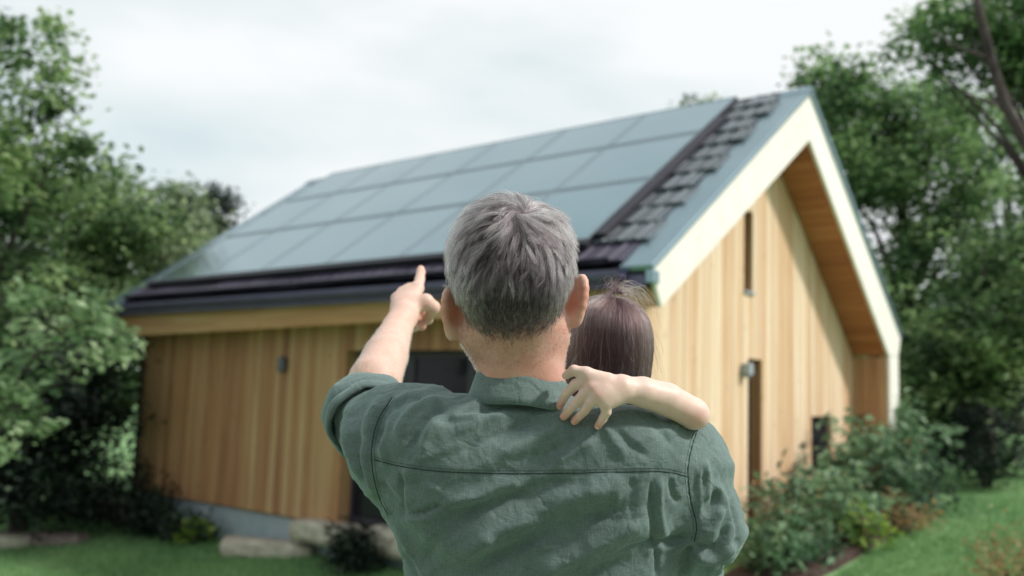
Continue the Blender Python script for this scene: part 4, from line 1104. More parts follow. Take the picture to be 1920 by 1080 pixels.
# ---- wrinkles: folds laid over the back, given where they run
def shirt_displace(V, N):
    p = to_px(V); front = (N @ FWD); w_back = np.clip((0.25 - front) / 0.4, 0, 1)
    d = np.zeros(len(V))
    # (polyline, half width px, height mm, sharpness)
    FOLDS = [
        # big diagonal folds across the lower back
        ([(1180, 905), (1060, 940), (950, 985), (860, 1030)], 17, 5.5), ([(1085, 893), (985, 925), (890, 955), (800, 985)], 15, -5.5),
        ([(1210, 935), (1080, 985), (960, 1030), (870, 1075)], 17, -5.5), ([(1230, 975), (1100, 1030), (1000, 1080)], 16, 4.0), ([(1255, 1010), (1150, 1060), (1060, 1100)], 15, -3.2),
        ([(990, 900), (900, 930), (820, 945)], 12, 3.2), ([(930, 1000), (850, 1060)], 13, 3.0), ([(905, 960), (830, 1005), (790, 1060)], 12, -3.0),
        # yoke: pulled towards the child's hand
        ([(1060, 800), (990, 830), (930, 855)], 9, 2.6), ([(1045, 785), (970, 800), (905, 830)], 9, -2.6), ([(1090, 815), (1030, 845), (985, 872)], 8, -2.4), ([(1120, 825), (1075, 850), (1040, 872)], 8, 2.2),
        ([(1010, 770), (920, 785), (850, 815)], 10, 2.4), ([(960, 765), (880, 775), (820, 800)], 9, -2.4), ([(1150, 800), (1185, 835), (1215, 858)], 7, -2.0), ([(1130, 800), (1160, 840), (1175, 866)], 7, 1.8),
        ([(1190, 775), (1230, 800), (1262, 838)], 9, -1.8), ([(900, 820), (870, 850)], 9, -2.0), ([(870, 825), (820, 850), (770, 858)], 9, 2.0),
        ([(1010, 850), (950, 868)], 7, -1.8), ([(1230, 815), (1180, 835)], 8, 1.6),
        # bunching at the raised left shoulder
        ([(845, 764), (815, 772), (790, 800), (765, 842)], 9, -5.0), ([(835, 752), (805, 752), (770, 775), (742, 815)], 10, 4.5), ([(800, 748), (770, 748), (735, 768)], 8, -3.0), ([(830, 790), (805, 815), (790, 850)], 9, 3.0),
        ([(842, 775), (860, 782), (900, 778)], 8, 2.5),
        # left sleeve, running from cuff to armpit
        ([(700, 745), (672, 790), (668, 850), (690, 915)], 8, -5.0), ([(722, 748), (692, 800), (688, 865), (708, 930)], 9, 4.5), ([(738, 752), (710, 800), (704, 850)], 7, -3.5), ([(672, 750), (652, 790), (654, 845), (676, 900)], 7, 4.5),
        ([(645, 770), (640, 815), (655, 870)], 6, -3.0), ([(735, 775), (722, 830), (722, 880)], 8, 2.8),
        # left panel below the yoke: pleat and crease
        ([(751, 880), (751, 925), (750, 966)], 5, -3.2), ([(762, 880), (764, 960)], 7, 2.2), ([(750, 966), (790, 962), (828, 945)], 5, -2.8), ([(748, 976), (795, 975), (835, 958)], 7, 2.2), ([(705, 900), (735, 925), (760, 975)], 6, -2.5), ([(712, 930), (745, 985), (775, 1060)], 7, 2.6),
        ([(730, 985), (760, 1050), (790, 1100)], 7, -2.8), ([(790, 905), (830, 925)], 7, 1.8),
        # right panel: pleats, crosswise creases
        ([(1222, 893), (1222, 960), (1230, 1030), (1232, 1100)], 5, -3.5), ([(1236, 893), (1240, 960), (1246, 1020)], 7, 2.6), ([(1257, 893), (1262, 925), (1278, 945)], 5, -2.6), ([(1300, 1005), (1262, 1012), (1210, 1022), (1150, 1035)], 6, -2.6), ([(1300, 1018), (1260, 1026), (1200, 1036)], 8, 2.2),
        ([(1160, 893), (1158, 960)], 8, 1.8), ([(1185, 893), (1186, 980)], 7, -1.6), ([(1110, 893), (1105, 930)], 8, 1.4), ([(1060, 965), (1150, 975), (1215, 968)], 4, -1.2),
        # right sleeve and underarm
        ([(1296, 1022), (1284, 1050), (1280, 1090)], 10, -5.5), ([(1296, 1020), (1330, 1030), (1350, 1015), (1362, 985)], 8, -4.5), ([(1310, 1000), (1338, 985), (1352, 950)], 8, 4.5), ([(1300, 1042), (1345, 1050), (1380, 1020)], 9, 5.0), ([(1318, 965), (1336, 945), (1340, 915)], 6, -3.6),
        ([(1322, 940), (1326, 900), (1316, 860)], 7, 3.0), ([(1335, 900), (1360, 945), (1372, 985)], 8, 3.0), ([(1362, 935), (1382, 985), (1378, 1030)], 6, -3.0), ([(1300, 1070), (1340, 1078), (1370, 1058)], 7, -4.5), ([(1330, 1060), (1360, 1075)], 8, 3.5),
        ([(1305, 870), (1312, 930), (1306, 985)], 5, 2.0),
    ]
    for poly, w, a in FOLDS:
        q = catmull(poly); dist, side, t = polydist(p, q)
        taper = np.clip(np.minimum(t, 1 - t) / 0.18, 0, 1); taper = taper * taper * (3 - 2 * taper); taper = 0.12 + 0.88 * taper
        endcut = np.where((t <= 0) | (t >= 1), 0.35, 1)
        wob = 1 + 0.25 * vnoise(np.c_[p / 30.0, np.full(len(p), w)], 3)
        d += 2.1 * a * 1e-3 * taper * endcut * np.exp(-(dist / (w * wob)) ** 2)
    d *= w_back
    # seams: yoke line (upper cloth laps over), armholes
    for poly, hgt, both in SEAMS:
        dist, side, t = polydist(p, catmull(poly)); ok = (t > 0) & (t < 1)
        d += np.where(ok, -hgt * np.exp(-(dist / 2.6) ** 2), 0) * w_back
        # puckering beside the seam
        pk = vnoise(np.c_[t * 70 * len(poly) / 4, dist * 0.03, np.full(len(p), len(poly))], 8)
        d += np.where(ok, 0.0009 * pk * np.exp(-((dist - 7) / 9) ** 2), 0) * w_back
    # fine random crumple, stretched along the diagonal pull
    q = V * 1.0
    rot = np.stack([q[:, 0] * .86 + q[:, 2] * .5, q[:, 1], -q[:, 0] * .5 + q[:, 2] * .86], -1)
    wp = rot + 0.02 * np.stack([vnoise(q * 14, 1), vnoise(q * 14, 2), vnoise(q * 14, 4)], -1)
    n1 = vnoise(wp * np.array([16, 22, 46]), 11); n2 = vnoise(wp * np.array([38, 45, 95]), 12); n3 = vnoise(q * 26, 13)
    ridge = (1 - np.abs(n2)) ** 3
    d += 0.0042 * n1 + 0.0016 * (ridge - 0.4) + 0.0022 * n3
    return d
SEAMS = [([(702, 862), (760, 876), (850, 885), (1000, 888), (1150, 885), (1240, 884), (1289, 893)], 0.0016, False),
         ([(735, 745), (708, 790), (697, 840), (700, 890), (712, 935), (728, 965)], 0.0018, True),
         ([(1308, 806), (1297, 840), (1290, 885), (1296, 940), (1306, 985), (1302, 1015)], 0.0018, True)]
Nrm, _ = shirtF.grad(V)
V = V + Nrm * shirt_displace(V, Nrm)[:, None]
# open the left sleeve: drop what lies beyond the cuff plane
keepv = (V - cutL_p) @ cutL_n < 0.0
keepv |= V[:, 0] > -.1
kf = keepv[F].all(1); F = F[kf]
used = np.unique(F); re_ = np.full(len(V), -1); re_[used] = np.arange(len(used)); V = V[used]; F = re_[F]
SHIRT_V = V

# ---- the man's own body: one continuous skin
HC = pt(959, 492, 1.365)                                   # middle of the skull
tilt = math.radians(4.0)
HX = np.array([math.cos(tilt), 0, math.sin(tilt)]) ; HX = HX / np.linalg.norm(HX)
HZ = np.array([-math.sin(tilt), 0.0, math.cos(tilt)]); HY = np.cross(HZ, HX)
HR = np.stack([HX, HY, HZ], 1)
def hp(x, y, z): return HC + HR @ np.array([x, y, z])
EARS = [(pt(846, 586, 1.372), -1), (pt(1084, 561, 1.372), 1)]
def man_field():
    f = Field()
    z, cx, cy, rx, ry = np.array(TORSO).T
    m = z > -0.75
    f.loft(z[m], cx[m], cy[m], np.maximum(rx[m] - .016, .03), np.maximum(ry[m] - .016, .03), 0.02, 2.2)
    f.cone(pt(985, 775, 1.40), pt(972, 610, 1.385), .064, .057, .02)
    f.cone(pt(1003, 700, 1.37), pt(1000, 620, 1.37), .040, .040, .02); f.cone(pt(955, 700, 1.37), pt(945, 620, 1.37), .040, .040, .02)
    # skull, face and jaw
    f.ell(HC, (.080, .098, .088), HR, .02)
    f.ell(hp(0, .02, -.055), (.070, .078, .075), HR, .03)
    f.ell(hp(0, -.035, -.045), (.066, .055, .06), HR, .03)
    f.ell(hp(0, .055, -.105), (.052, .055, .055), HR, .03)
    f.cone(hp(-.058, .018, -.108), hp(-.025, .085, -.150), .020, .018, .03); f.cone(hp(.058, .018, -.108), hp(.025, .085, -.150), .020, .018, .03)
    f.cone(hp(-.02, .095, -.150), hp(.02, .095, -.150), .018, .018, .02)
    f.cone(hp(0, .098, -.035), hp(0, .122, -.075), .008, .014, .012)          # nose
    f.cone(hp(-.018, .108, -.112), hp(.018, .108, -.112), .007, .007, .008)    # mouth
    f.cone(hp(-.045, .088, -.018), hp(-.012, .097, -.016), .009, .009, .012); f.cone(hp(.045, .088, -.018), hp(.012, .097, -.016), .009, .009, .012)   # brows
    f.ell(hp(-.032, .085, -.036), (.014, .010, .010), HR, .006); f.ell(hp(.032, .085, -.036), (.014, .010, .010), HR, .006)
    # ears
    for c, s in EARS:
        ax = s * 0.50
        X_ = np.array([math.cos(ax), -math.sin(ax) * 1.0, 0]) * 1.0
        Y_ = np.array([math.sin(ax), math.cos(ax), 0]); Z_ = np.array([s * 0.20, -0.10, 1.0])
        # blade: thin along X_, long in Z, spreads backwards-outwards
        Y2 = np.array([s * 0.50, -0.86, 0.0]); Y2 /= np.linalg.norm(Y2)
        Z2 = np.array([s * 0.24, -.12, 1.0]); Z2 -= Y2 * (Z2 @ Y2); Z2 /= np.linalg.norm(Z2); X2 = np.cross(Y2, Z2)
        Rm = np.stack([X2, Y2, Z2], 1)
        e = Field(); e.ell(c, (.0080, .0185, .0355), Rm, .004)
        rim = [c + Rm @ np.array([.002 * 0, 0.0165 * math.cos(t), .0325 * math.sin(t)]) for t in np.linspace(-1.2, 2.2, 9)]
        e.chain(rim, [.0052] * 9, .004)
        e.ell(c - Z2 * .031 + Y2 * .0, (.009, .012, .012), Rm, .008)
        f.group(e, .010)
        f.ell(c - Y2 * .017 + np.array([0, .004, 0]), (.014, .014, .030), Rm, .012)
    # left arm raised, pointing
    f.cone(LS, LE, .055, .050, .03)
    f.chain([LE, pt(703, 715, 1.67), pt(723, 668, 1.74), pt(745, 614, 1.84), pt(757, 592, 1.875)], [.0475, .0465, .041, .030, .029], .005)
    # right arm round the child
    f.cone(RSH, pt(1312, 990, 1.41), .046, .040, .03); f.chain([pt(1312, 990, 1.41), pt(1286, 1045, 1.50), pt(1236, 1085, 1.60), RWR], [.040, .036, .034, .030], .02)
    # pointing hand
    W = pt(757, 594, 1.875)
    K = [pt(783, 541, 1.950), pt(768, 542, 1.955), pt(754, 549, 1.950), pt(743, 560, 1.935)]
    for q, r0_, r1_ in zip(K, (.0165, .0165, .016, .015), (.0125, .0125, .012, .011)): f.cone(W, q, .019, r1_, .014)
    f.cone(K[0] * .45 + W * .55, K[3] * .5 + W * .5, .018, .017, .015)
    fin = Field()
    ext = [K[0], pt(787, 524, 1.985), pt(789, 511, 2.008), pt(789, 505, 2.022)]
    fin.chain(ext, [.0118, .0105, .0095, .0086], .004)
    f.group(fin, .008)
    # curled middle, ring, little finger: knuckle, forward, folded under
    for kx, (m_, t_) in zip(K[1:], ((pt(784, 566, 1.985), pt(803, 600, 1.945)), (pt(772, 574, 1.985), pt(790, 611, 1.935)), (pt(760, 582, 1.965), pt(778, 613, 1.925)))):
        g = Field(); mid2 = (m_ + t_) / 2 + np.array([0.004, .012, -.004])
        g.chain([kx, m_, mid2, t_, t_ + (W - t_) * 0.10], [.0118, .0112, .0105, .0098, .009], .003); f.group(g, .004)
    # thumb folded over the curled fingers
    g = Field(); g.chain([W * .62 + K[0] * .38 + np.array([.004, -.004, -.006]), pt(798, 566, 1.905), pt(812, 577, 1.915), pt(806, 590, 1.930)], [.0165, .0160, .0138, .0105], .006); f.group(g, .012)
    # right hand under the child
    hd = RWR; hdir = np.array([-.75, .35, -.1]); hdir /= np.linalg.norm(hdir); hs_ = np.array([0.1, .25, -.9]); hs_ /= np.linalg.norm(hs_)
    for i in range(4):
        k1 = hd + hdir * .085 + hs_ * (i - 1.5) * .02
        f.cone(hd, k1, .020, .012, .012)
        g = Field(); L_ = (.075, .085, .08, .062)[i]
        g.chain([k1, k1 + hdir * L_ * .5 + np.array([0, .008, 0]), k1 + hdir * L_ * .95 + np.array([0, -.004, 0])], [.0105, .0095, .008], .003); f.group(g, .005)
    g = Field(); g.chain([hd + hdir * .02, hd + hdir * .05 - hs_ * .05, hd + hdir * .085 - hs_ * .065], [.015, .012, .0095], .004); f.group(g, .01)
    return f
manF = man_field()
mv, mf = surface_nets(manF, (-.36, 1.2, -.80), (.36, 2.10, .36), 0.0036)
man_me = np_mesh('person', mv, mf, True)
man = obj('person', man_me, M['skin'])
tag(man, 'man with grey hair in a green shirt seen from behind, pointing at the roof', 'person')
pm = to_px(mv)
flush = np.zeros(len(mv))
for c, s in EARS: flush = np.maximum(flush, 0.80 * np.exp(-(np.linalg.norm(mv - c, axis=1) / .035) ** 4))
neck = np.clip((pm[:, 1] - 560) / 60, 0, 1) * (mv[:, 0] > -.085) * (mv[:, 0] < .1) * (np.abs(mv[:, 1] - 1.38) < .12) * (pm[:, 1] < 760)
flush = np.maximum(flush, 0.50 * neck)
W_ = pt(795, 600, 1.93); flush = np.maximum(flush, 0.55 * np.exp(-(np.linalg.norm(mv - W_, axis=1) / .03) ** 2))
flush = np.maximum(flush, 0.4 * np.exp(-(np.linalg.norm(mv - pt(789, 506, 2.02), axis=1) / .012) ** 2))
flush += 0.14 * vnoise(mv * 40, 5) + 0.10 * vnoise(mv * 95, 7)
attr(man_me, 'flush', np.clip(flush, 0, 1))

# shirt
sh_me = np_mesh('shirt', SHIRT_V, F, True)
shirt = obj('shirt', sh_me, M['shirt'], man)

# rolled cuff of the left sleeve: a folded band round the upper arm
def band_mesh(name, centers, axes, profile, n=72, wob=0.0, seed=0):
    """profile: list of (along, radius_scale_offset); centers: ring frame"""
    c, t, a, b, ra, rb = centers
    V = []; F = []; m = len(profile)
    r = np.random.default_rng(seed); ph = r.uniform(0, 6.28, 8)
    for j, (s_, o_) in enumerate(profile):
        for i in range(n):
            th = 2 * math.pi * i / n
            w = wob * (math.sin(3 * th + ph[0]) + 0.7 * math.sin(5 * th + ph[1] + s_ * 60) + 0.5 * math.sin(8 * th + ph[2] - s_ * 40))
            sh_ = s_ + wob * 1.2 * math.sin(2 * th + ph[3]) + wob * .6 * math.sin(5 * th + ph[4])
            V.append(c + t * sh_ + a * math.cos(th) * (ra + o_ + w) + b * math.sin(th) * (rb + o_ + w))
    for j in range(m):
        for i in range(n):
            F.append((j * n + i, j * n + (i + 1) % n, ((j + 1) % m) * n + (i + 1) % n, ((j + 1) % m) * n + i))
    return np_mesh(name, np.array(V), np.array(F), True)
ct = cutL_n; ca = np.cross(ct, [0, 0, 1.0]); ca /= np.linalg.norm(ca); cb = np.cross(ca, ct)
cc = pt(685, 772, 1.60)
prof = [(-.040, .004), (-.036, .0085), (-.018, .0105), (0.0, .010), (.008, .0075), (.010, .003), (.006, -.002), (-.004, -.004), (-.03, -.004), (-.04, -.001)]
cuff = obj('cuff', band_mesh('cuff', (cc, ct, ca, cb, .064, .064), None, prof, 96, .0016, 4), M['shirt'], shirt)
prof2 = [(-.060, .001), (-.052, .006), (-.040, .008), (-.034, .006), (-.034, .002), (-.05, -.003)]
obj('cuff', band_mesh('cuff', (cc - ct * .006, ct, ca, cb, .066, .066), None, prof2, 96, .0018, 9), M['shirt'], shirt)

# collar: folded leaf round the neck, open at the front
def collar():
    n = 120; V = []; F = []
    c0 = pt(979, 712, 1.392)
    prof = [(-.020, -.004), (0.002, -.0035), (.0085, -.001), (.0100, .0022), (.0085, .0052), (.0, .0078), (-.013, .0125), (-.026, .0170), (-.0375, .0200), (-.0385, .0182), (-.027, .0140), (-.013, .0090), (-.001, .0040), (.0035, .0015), (-.001, -.0010), (-.020, -.0015)]
    m = len(prof)
    for i in range(n + 1):
        u = -1 + 2 * i / n; th = u * math.radians(158)
        s_, c_ = math.sin(th), math.cos(th)
        drop = -.020 * (1 - c_) ** 1.3 * 0.5 - 0.006 * s_
        for j, (z, o) in enumerate(prof):
            kk = min(1, max(.12, -z / .03)); w = kk * (.0014 * math.sin(5 * th + z * 60) + .0010 * math.sin(11 * th + 1.3) + .0006 * math.sin(19 * th + z * 200))
            rx, ry = .0655 + o + w, .060 + o * 1.1 + w
            zz = z + .0008 * math.sin(4 * th) + (.0015 * math.sin(5 * th + 2) if z < -.03 else 0)
            V.append(c0 + np.array([s_ * rx, -c_ * ry, zz + drop]) + np.array([0.02, 0, -.0]) * 0)
    for i in range(n):
        for j in range(m):
            F.append((i * m + j, (i + 1) * m + j, (i + 1) * m + (j + 1) % m, i * m + (j + 1) % m))
    F = [f[::-1] for f in F]
    me = np_mesh('collar', np.array(V), np.array(F), True)
    return obj('collar', me, M['shirt'], shirt)
collar_o = collar()

# seams: thread lying along the stitched lines
from mathutils.bvhtree import BVHTree
shirt_bvh = BVHTree.FromPolygons([tuple(v) for v in SHIRT_V], [tuple(f) for f in F])
def on_shirt(px, py, lift=0.0):
    r_ = ray(px, py); r_ = r_ / np.linalg.norm(r_)
    h = shirt_bvh.ray_cast(Vector((0, 0, 0)), Vector(r_), 3.0)
    if h[0] is None: return None
    return np.array(h[0]) + np.array(h[1]) * lift
for si, (poly, hgt, both) in enumerate(SEAMS):
    q = catmull(poly, 26)
    P = [on_shirt(x, y, 0.0002) for x, y in q]; P = [p_ for p_ in P if p_ is not None]
    if len(P) > 3:
        mb = MB(); mb.tube(P, .00075, 5); mb.build('seam', M['thread'], shirt, True)
    # stitches a few millimetres beside it
    off = np.array([0, -5.5]) if si == 0 else np.array([5.5 if si == 1 else -5.5, 0])
    P = [on_shirt(x + off[0], y + off[1], 0.0001) for x, y in catmull(poly, 60)]
    mb = MB()
    for i in range(0, len(P) - 1, 2):
        if P[i] is not None and P[i + 1] is not None: mb.tube([P[i], P[i + 1]], .00042, 4)
    st = mb.build('stitching', M['thread'], shirt); st['kind'] = 'stuff'

# ---- hair
def sample_on(V, F, mask, n, r):
    f = F[mask[F].all(1)]; tri = np.concatenate([f[:, [0, 1, 2]], f[:, [0, 2, 3]]])
    A, B, C = V[tri[:, 0]], V[tri[:, 1]], V[tri[:, 2]]
    ar = np.linalg.norm(np.cross(B - A, C - A), axis=1); i = r.choice(len(tri), n, p=ar / ar.sum())
    u, v = r.uniform(size=n), r.uniform(size=n); s_ = u + v > 1; u[s_], v[s_] = 1 - u[s_], 1 - v[s_]
    return A[i] + (B[i] - A[i]) * u[:, None] + (C[i] - A[i]) * v[:, None]
def head_local(P): return (P - HC) @ HR
hl = head_local(mv)
near_ear = np.zeros(len(mv), bool); wide_ear = np.zeros(len(mv), bool)
for c, s in EARS: wide_ear |= np.linalg.norm((mv - c) / np.array([1, 1, 1.2]), axis=1) < .040
for c, s in EARS: near_ear |= np.linalg.norm((mv - c) / np.array([1, 1, 1.25]), axis=1) < .030
# nape hairline, a soft point in the middle
line = -.119 + .036 * np.clip(np.abs(hl[:, 0] + .002) / .075, 0, 1.4) ** 2.6 + .003 * np.sin(hl[:, 0] * 210)
scalp = (hl[:, 2] > line) & (hl[:, 2] < .13) & ~near_ear & (np.abs(hl[:, 0]) < .1) & (np.abs(hl[:, 1]) < .13)
scalp &= ~((hl[:, 1] > .058) & (hl[:, 2] < .052)) & ~((hl[:, 1] > .022) & (hl[:, 2] < -.02)) & ~((hl[:, 1] > .082))
_sd = np.clip((hl[:, 2] - line) / .030, 0, 1) * scalp
attr(man_me, 'scalp', .85 * _sd)
CROWN = np.array([.014, -.070, .057])                       # whorl, head space
FLOW = np.array([(900, 405, -1, .10), (865, 425, -.9, .5), (850, 480, -.35, 1), (880, 520, -.15, 1), (925, 445, -.9, .42), (890, 455, -.85, .55), (930, 500, -.45, 1), (955, 465, -.6, .9), (990, 450, .05, 1), (1000, 520, .1, 1),
    (1030, 430, .45, .95), (1060, 480, .25, 1), (1075, 440, .5, .9), (1040, 392, .9, .45), (955, 378, -.5, -.9), (925, 378, -.85, -.55), (990, 372, .5, -.8), (1025, 374, .95, -.15), (960, 560, 0, 1), (900, 580, .15, 1), (1030, 580, -.15, 1), (960, 620, 0, 1),
    (848, 545, 0.02, 1), (1076, 540, -.02, 1), (905, 535, -.2, 1), (1040, 530, .1, 1), (880, 620, .35, 1), (1045, 620, -.35, 1), (870, 385, -.9, .3), (1065, 400, .8, .65)], float)
def man_hair():
    r = np.random.default_rng(21)
    nC = 4200; per = 19
    roots = sample_on(mv, mf, scalp, nC * per, r)
    seeds = roots[:nC]
    # assign every root to a near clump seed (grid hash by sorting is enough: use kd tree)
    from mathutils.kdtree import KDTree
    kd = KDTree(nC)
    for i, s_ in enumerate(seeds): kd.insert(s_, i)
    kd.balance()
    ci = np.array([kd.find(Vector(p))[1] for p in roots])
    def growth(P):
        q = head_local(P); nrm, _ = manF.grad(P); n_ = nrm @ HR
        rad = q - CROWN; dist = np.linalg.norm(rad, axis=1)
        rad = rad / np.maximum(dist, 1e-4)[:, None]
        sw = np.cross(n_, rad); k = np.exp(-(dist / .022) ** 2)
        # how the hair lies over the back of the head (place, run), across the head and up
        px_ = to_px(P); w = np.exp(-((px_[:, None, :] - FLOW[None, :, :2]) ** 2).sum(-1) / (2 * 27.0 ** 2)) + 1e-9
        fl = (w[:, :, None] * FLOW[None, :, 2:]).sum(1) / w.sum(1)[:, None]
        back = np.clip((.045 - q[:, 1]) / .05, 0, 1)[:, None]
        flow = np.stack([fl[:, 0], np.zeros(len(q)), -fl[:, 1]], -1)
        top = np.stack([.5 * np.sign(q[:, 0] - .01) * np.clip(np.abs(q[:, 0]) / .06, 0, 1), np.ones(len(q)) * .8, -1.2 * np.clip(np.abs(q[:, 0]) / .075, 0, 1) ** 3], -1)
        d = flow * back + top * (1 - back) + (rad * .5 + sw * 1.5) * k[:, None]
        d -= (d * n_).sum(1)[:, None] * n_
        d /= np.maximum(np.linalg.norm(d, axis=1), 1e-6)[:, None]
        return q, n_, d, dist
    q, n_, d, dist = growth(roots)
    qs, ns_, ds, _ = growth(seeds)
    n = len(roots)
    # lengths
    z = q[:, 2]
    tz = np.clip((z + .052) / .035, 0, 1)
    sd_ = np.clip((np.abs(q[:, 0]) - .052) / .02, 0, 1) * np.clip((.02 - z) / .04, 0, 1)
    L = .0125 + (.033 - .0125) * tz * (1 - .5 * sd_) + .010 * np.clip((z - .03) / .05, 0, 1)
    L *= np.where(z < -.075, .66, 1.0)
    cl_len = r.uniform(.75, 1.2, nC)
    L = L * cl_len[ci] * r.uniform(.8, 1.08, n)
    # clump direction jitter: tufts
    jd = r.normal(size=(nC, 3)) * .38
    lift_c = r.uniform(.12, .85, nC)
    fr = np.clip((z + .07) / .04, .25, 1)[:, None]; d2 = d * .35 + ds[ci] * .65 + jd[ci] * fr + r.normal(size=(n, 3)) * (.07 + .16 * (1 - fr))
    d2 -= (d2 * n_).sum(1)[:, None] * n_ ; d2 /= np.linalg.norm(d2, axis=1)[:, None]
    k = 8; t = np.linspace(0, 1, k)
    lift = (lift_c[ci] + r.normal(size=n) * .06) * np.where(z < -.045, .75, 1.0)
    pos = np.zeros((n, k, 3)); seedloc = qs[ci]
    E_R = np.array([.080, .098, .088])
    for j, tj in enumerate(t):
        P = q + L[:, None] * (d2 * tj + n_ * (lift * (tj - .55 * tj * tj))[:, None]) + np.array([0, 0, -1]) * (L * .22 * tj ** 2 * (z > -.06))[:, None]
        # strands draw together towards their clump's tip
        tipc = (seedloc - q) * (0.62 * tj ** 1.1) * np.clip((z + .065) / .03, .12, 1)[:, None]
        P = P + tipc
        # stay outside the skull
        e = np.linalg.norm(P / (E_R + .003), axis=1); lowm = P[:, 2] > -.04
        P = np.where((lowm & (e < 1 + .02 * tj))[:, None], P / np.maximum(e, 1e-3)[:, None] * (1 + .02 * tj), P)
        pos[:, j] = P
    W = HC + pos @ HR.T
    # tone: silver on top and sides, dark at the nape and in the middle back
    side = np.clip((np.abs(q[:, 0]) - .035) / .04, 0, 1)
    tone = .06 + (lift_c[ci] - .42) * .50 - .12 * np.exp(-((q[:, 0] + .04) / .03) ** 2 - ((z - .015) / .03) ** 2) + .22 * np.clip((z + .01) / .06, 0, 1) + .24 * side - .13 * np.clip((-.035 - z) / .035, 0, 1) * (1 - .55 * side)  # low-lying clumps darkened: shade between the tufts put into the tone
    tone += r.normal(size=nC)[ci] * np.where(z < -.04, .04, .14) + r.normal(size=n) * .24
    tone = np.where(r.uniform(size=n) < .17, tone + .38, tone)
    ln_ = -.119 + .036 * np.clip(np.abs(q[:, 0] + .002) / .075, 0, 1.4) ** 2.6
    kp = r.uniform(size=n) < np.clip((z - ln_) / .034, .10, 1)
    W = W[kp]; tone = tone[kp]
    hair_obj('hair', W, tone, M['hair_grey'], man, .00019, .00006)
    # stubble fringe at the hairline and jaw
    jaw = (hl[:, 2] < -.055) & (hl[:, 2] > -.19) & (hl[:, 1] > .0) & (np.abs(hl[:, 0]) > .02) & ~wide_ear & (pm[:, 1] < 720)
    jaw &= ~((hl[:, 1] < .012) & (hl[:, 2] < -.125))
    jr = sample_on(mv, mf, jaw, 9000, r); g, _ = manF.grad(jr)
    dd = g * .75 + np.array([0, .25, -.6]) + r.normal(size=(len(jr), 3)) * .25; dd /= np.linalg.norm(dd, axis=1)[:, None]
    P = jr[:, None, :] + dd[:, None, :] * (r.uniform(.0015, .0040, len(jr))[:, None] * np.linspace(0, 1, 3)[None])[:, :, None]
    hair_obj('beard', P, r.uniform(0.2, 1, len(jr)), M['stubble'], man, .00016, .00006)
    nk = (hl[:, 2] < line + .004) & (hl[:, 2] > line - .040) & (hl[:, 1] < .02) & ~near_ear & (np.abs(hl[:, 0]) < .08)
    nr_ = sample_on(mv, mf, nk, 2600, r); g, _ = manF.grad(nr_)
    dd = g * .5 + np.array([0, 0, -.7]) + r.normal(size=(len(nr_), 3)) * .3; dd /= np.linalg.norm(dd, axis=1)[:, None]
    P = nr_[:, None, :] + dd[:, None, :] * (r.uniform(.002, .005, len(nr_))[:, None] * np.linspace(0, 1, 3)[None])[:, :, None]
    hair_obj('neck_stubble', P, r.uniform(.1, .8, len(nr_)), M['hair_grey'], man, .00011, .00005)
    # fine hairs on the raised forearm
    am = (pm[:, 0] > 640) & (pm[:, 0] < 775) & (pm[:, 1] > 600) & (pm[:, 1] < 735) & (mv[:, 1] > 1.5)
    ar_ = sample_on(mv, mf, am, 320, r); g, _ = manF.grad(ar_)
    ax = (pt(750, 600, 1.86) - pt(700, 720, 1.66)); ax /= np.linalg.norm(ax)
    dd = g * .55 - np.array([.3, 0, .0]) + ax * .3 + r.normal(size=(len(ar_), 3)) * .3; dd /= np.linalg.norm(dd, axis=1)[:, None]
    P = ar_[:, None, :] + dd[:, None, :] * (r.uniform(.004, .011, len(ar_))[:, None] * np.linspace(0, 1, 3)[None])[:, :, None]
    hair_obj('arm_hair', P, r.uniform(.05, .4, len(ar_)), M['hair_grey'], man, .00006, .00002)
man_hair()

# trousers and shoes
tf = Field()
zb = TORSO[0][0]; cxb, cyb = TORSO[0][1], TORSO[0][2]
tf.loft([zb - .22, zb - .10, zb + .02, zb + .10], [cxb] * 4, [cyb] * 4, [.185, .195, .19, .18], [.125, .13, .125, .118], .02, 2.2)
for s in (-1, 1):
    hip = np.array([cxb + s * .095, cyb, zb - .18]); kn = np.array([cxb + s * .105, cyb + .02, -1.02]); an = np.array([cxb + s * .11, cyb - .01, -1.43])
    tf.chain([hip, kn, an], [.105, .075, .060], .03, .05)
tv, tq = surface_nets(tf, (cxb - .3, cyb - .25, -1.52), (cxb + .3, cyb + .25, zb + .12), .009)
obj('trousers', np_mesh('trousers', tv, tq, True), M['trousers'], man)
for s in (-1, 1):
    sf = Field(); a = np.array([cxb + s * .11, cyb - .05, -1.455]); b_ = np.array([cxb + s * .125, cyb + .15, -1.465])
    sf.cone(a, b_, .045, .040, .02); sf.cone(a + np.array([0, .02, .03]), a + np.array([0, .04, .06]), .045, .042, .02)
    sv, sq = surface_nets(sf, a - .12, b_ + .14, .006); sv[:, 2] = np.maximum(sv[:, 2], -1.498)
    obj('shoe', np_mesh('shoe', sv, sq, True), M['leather'], man)

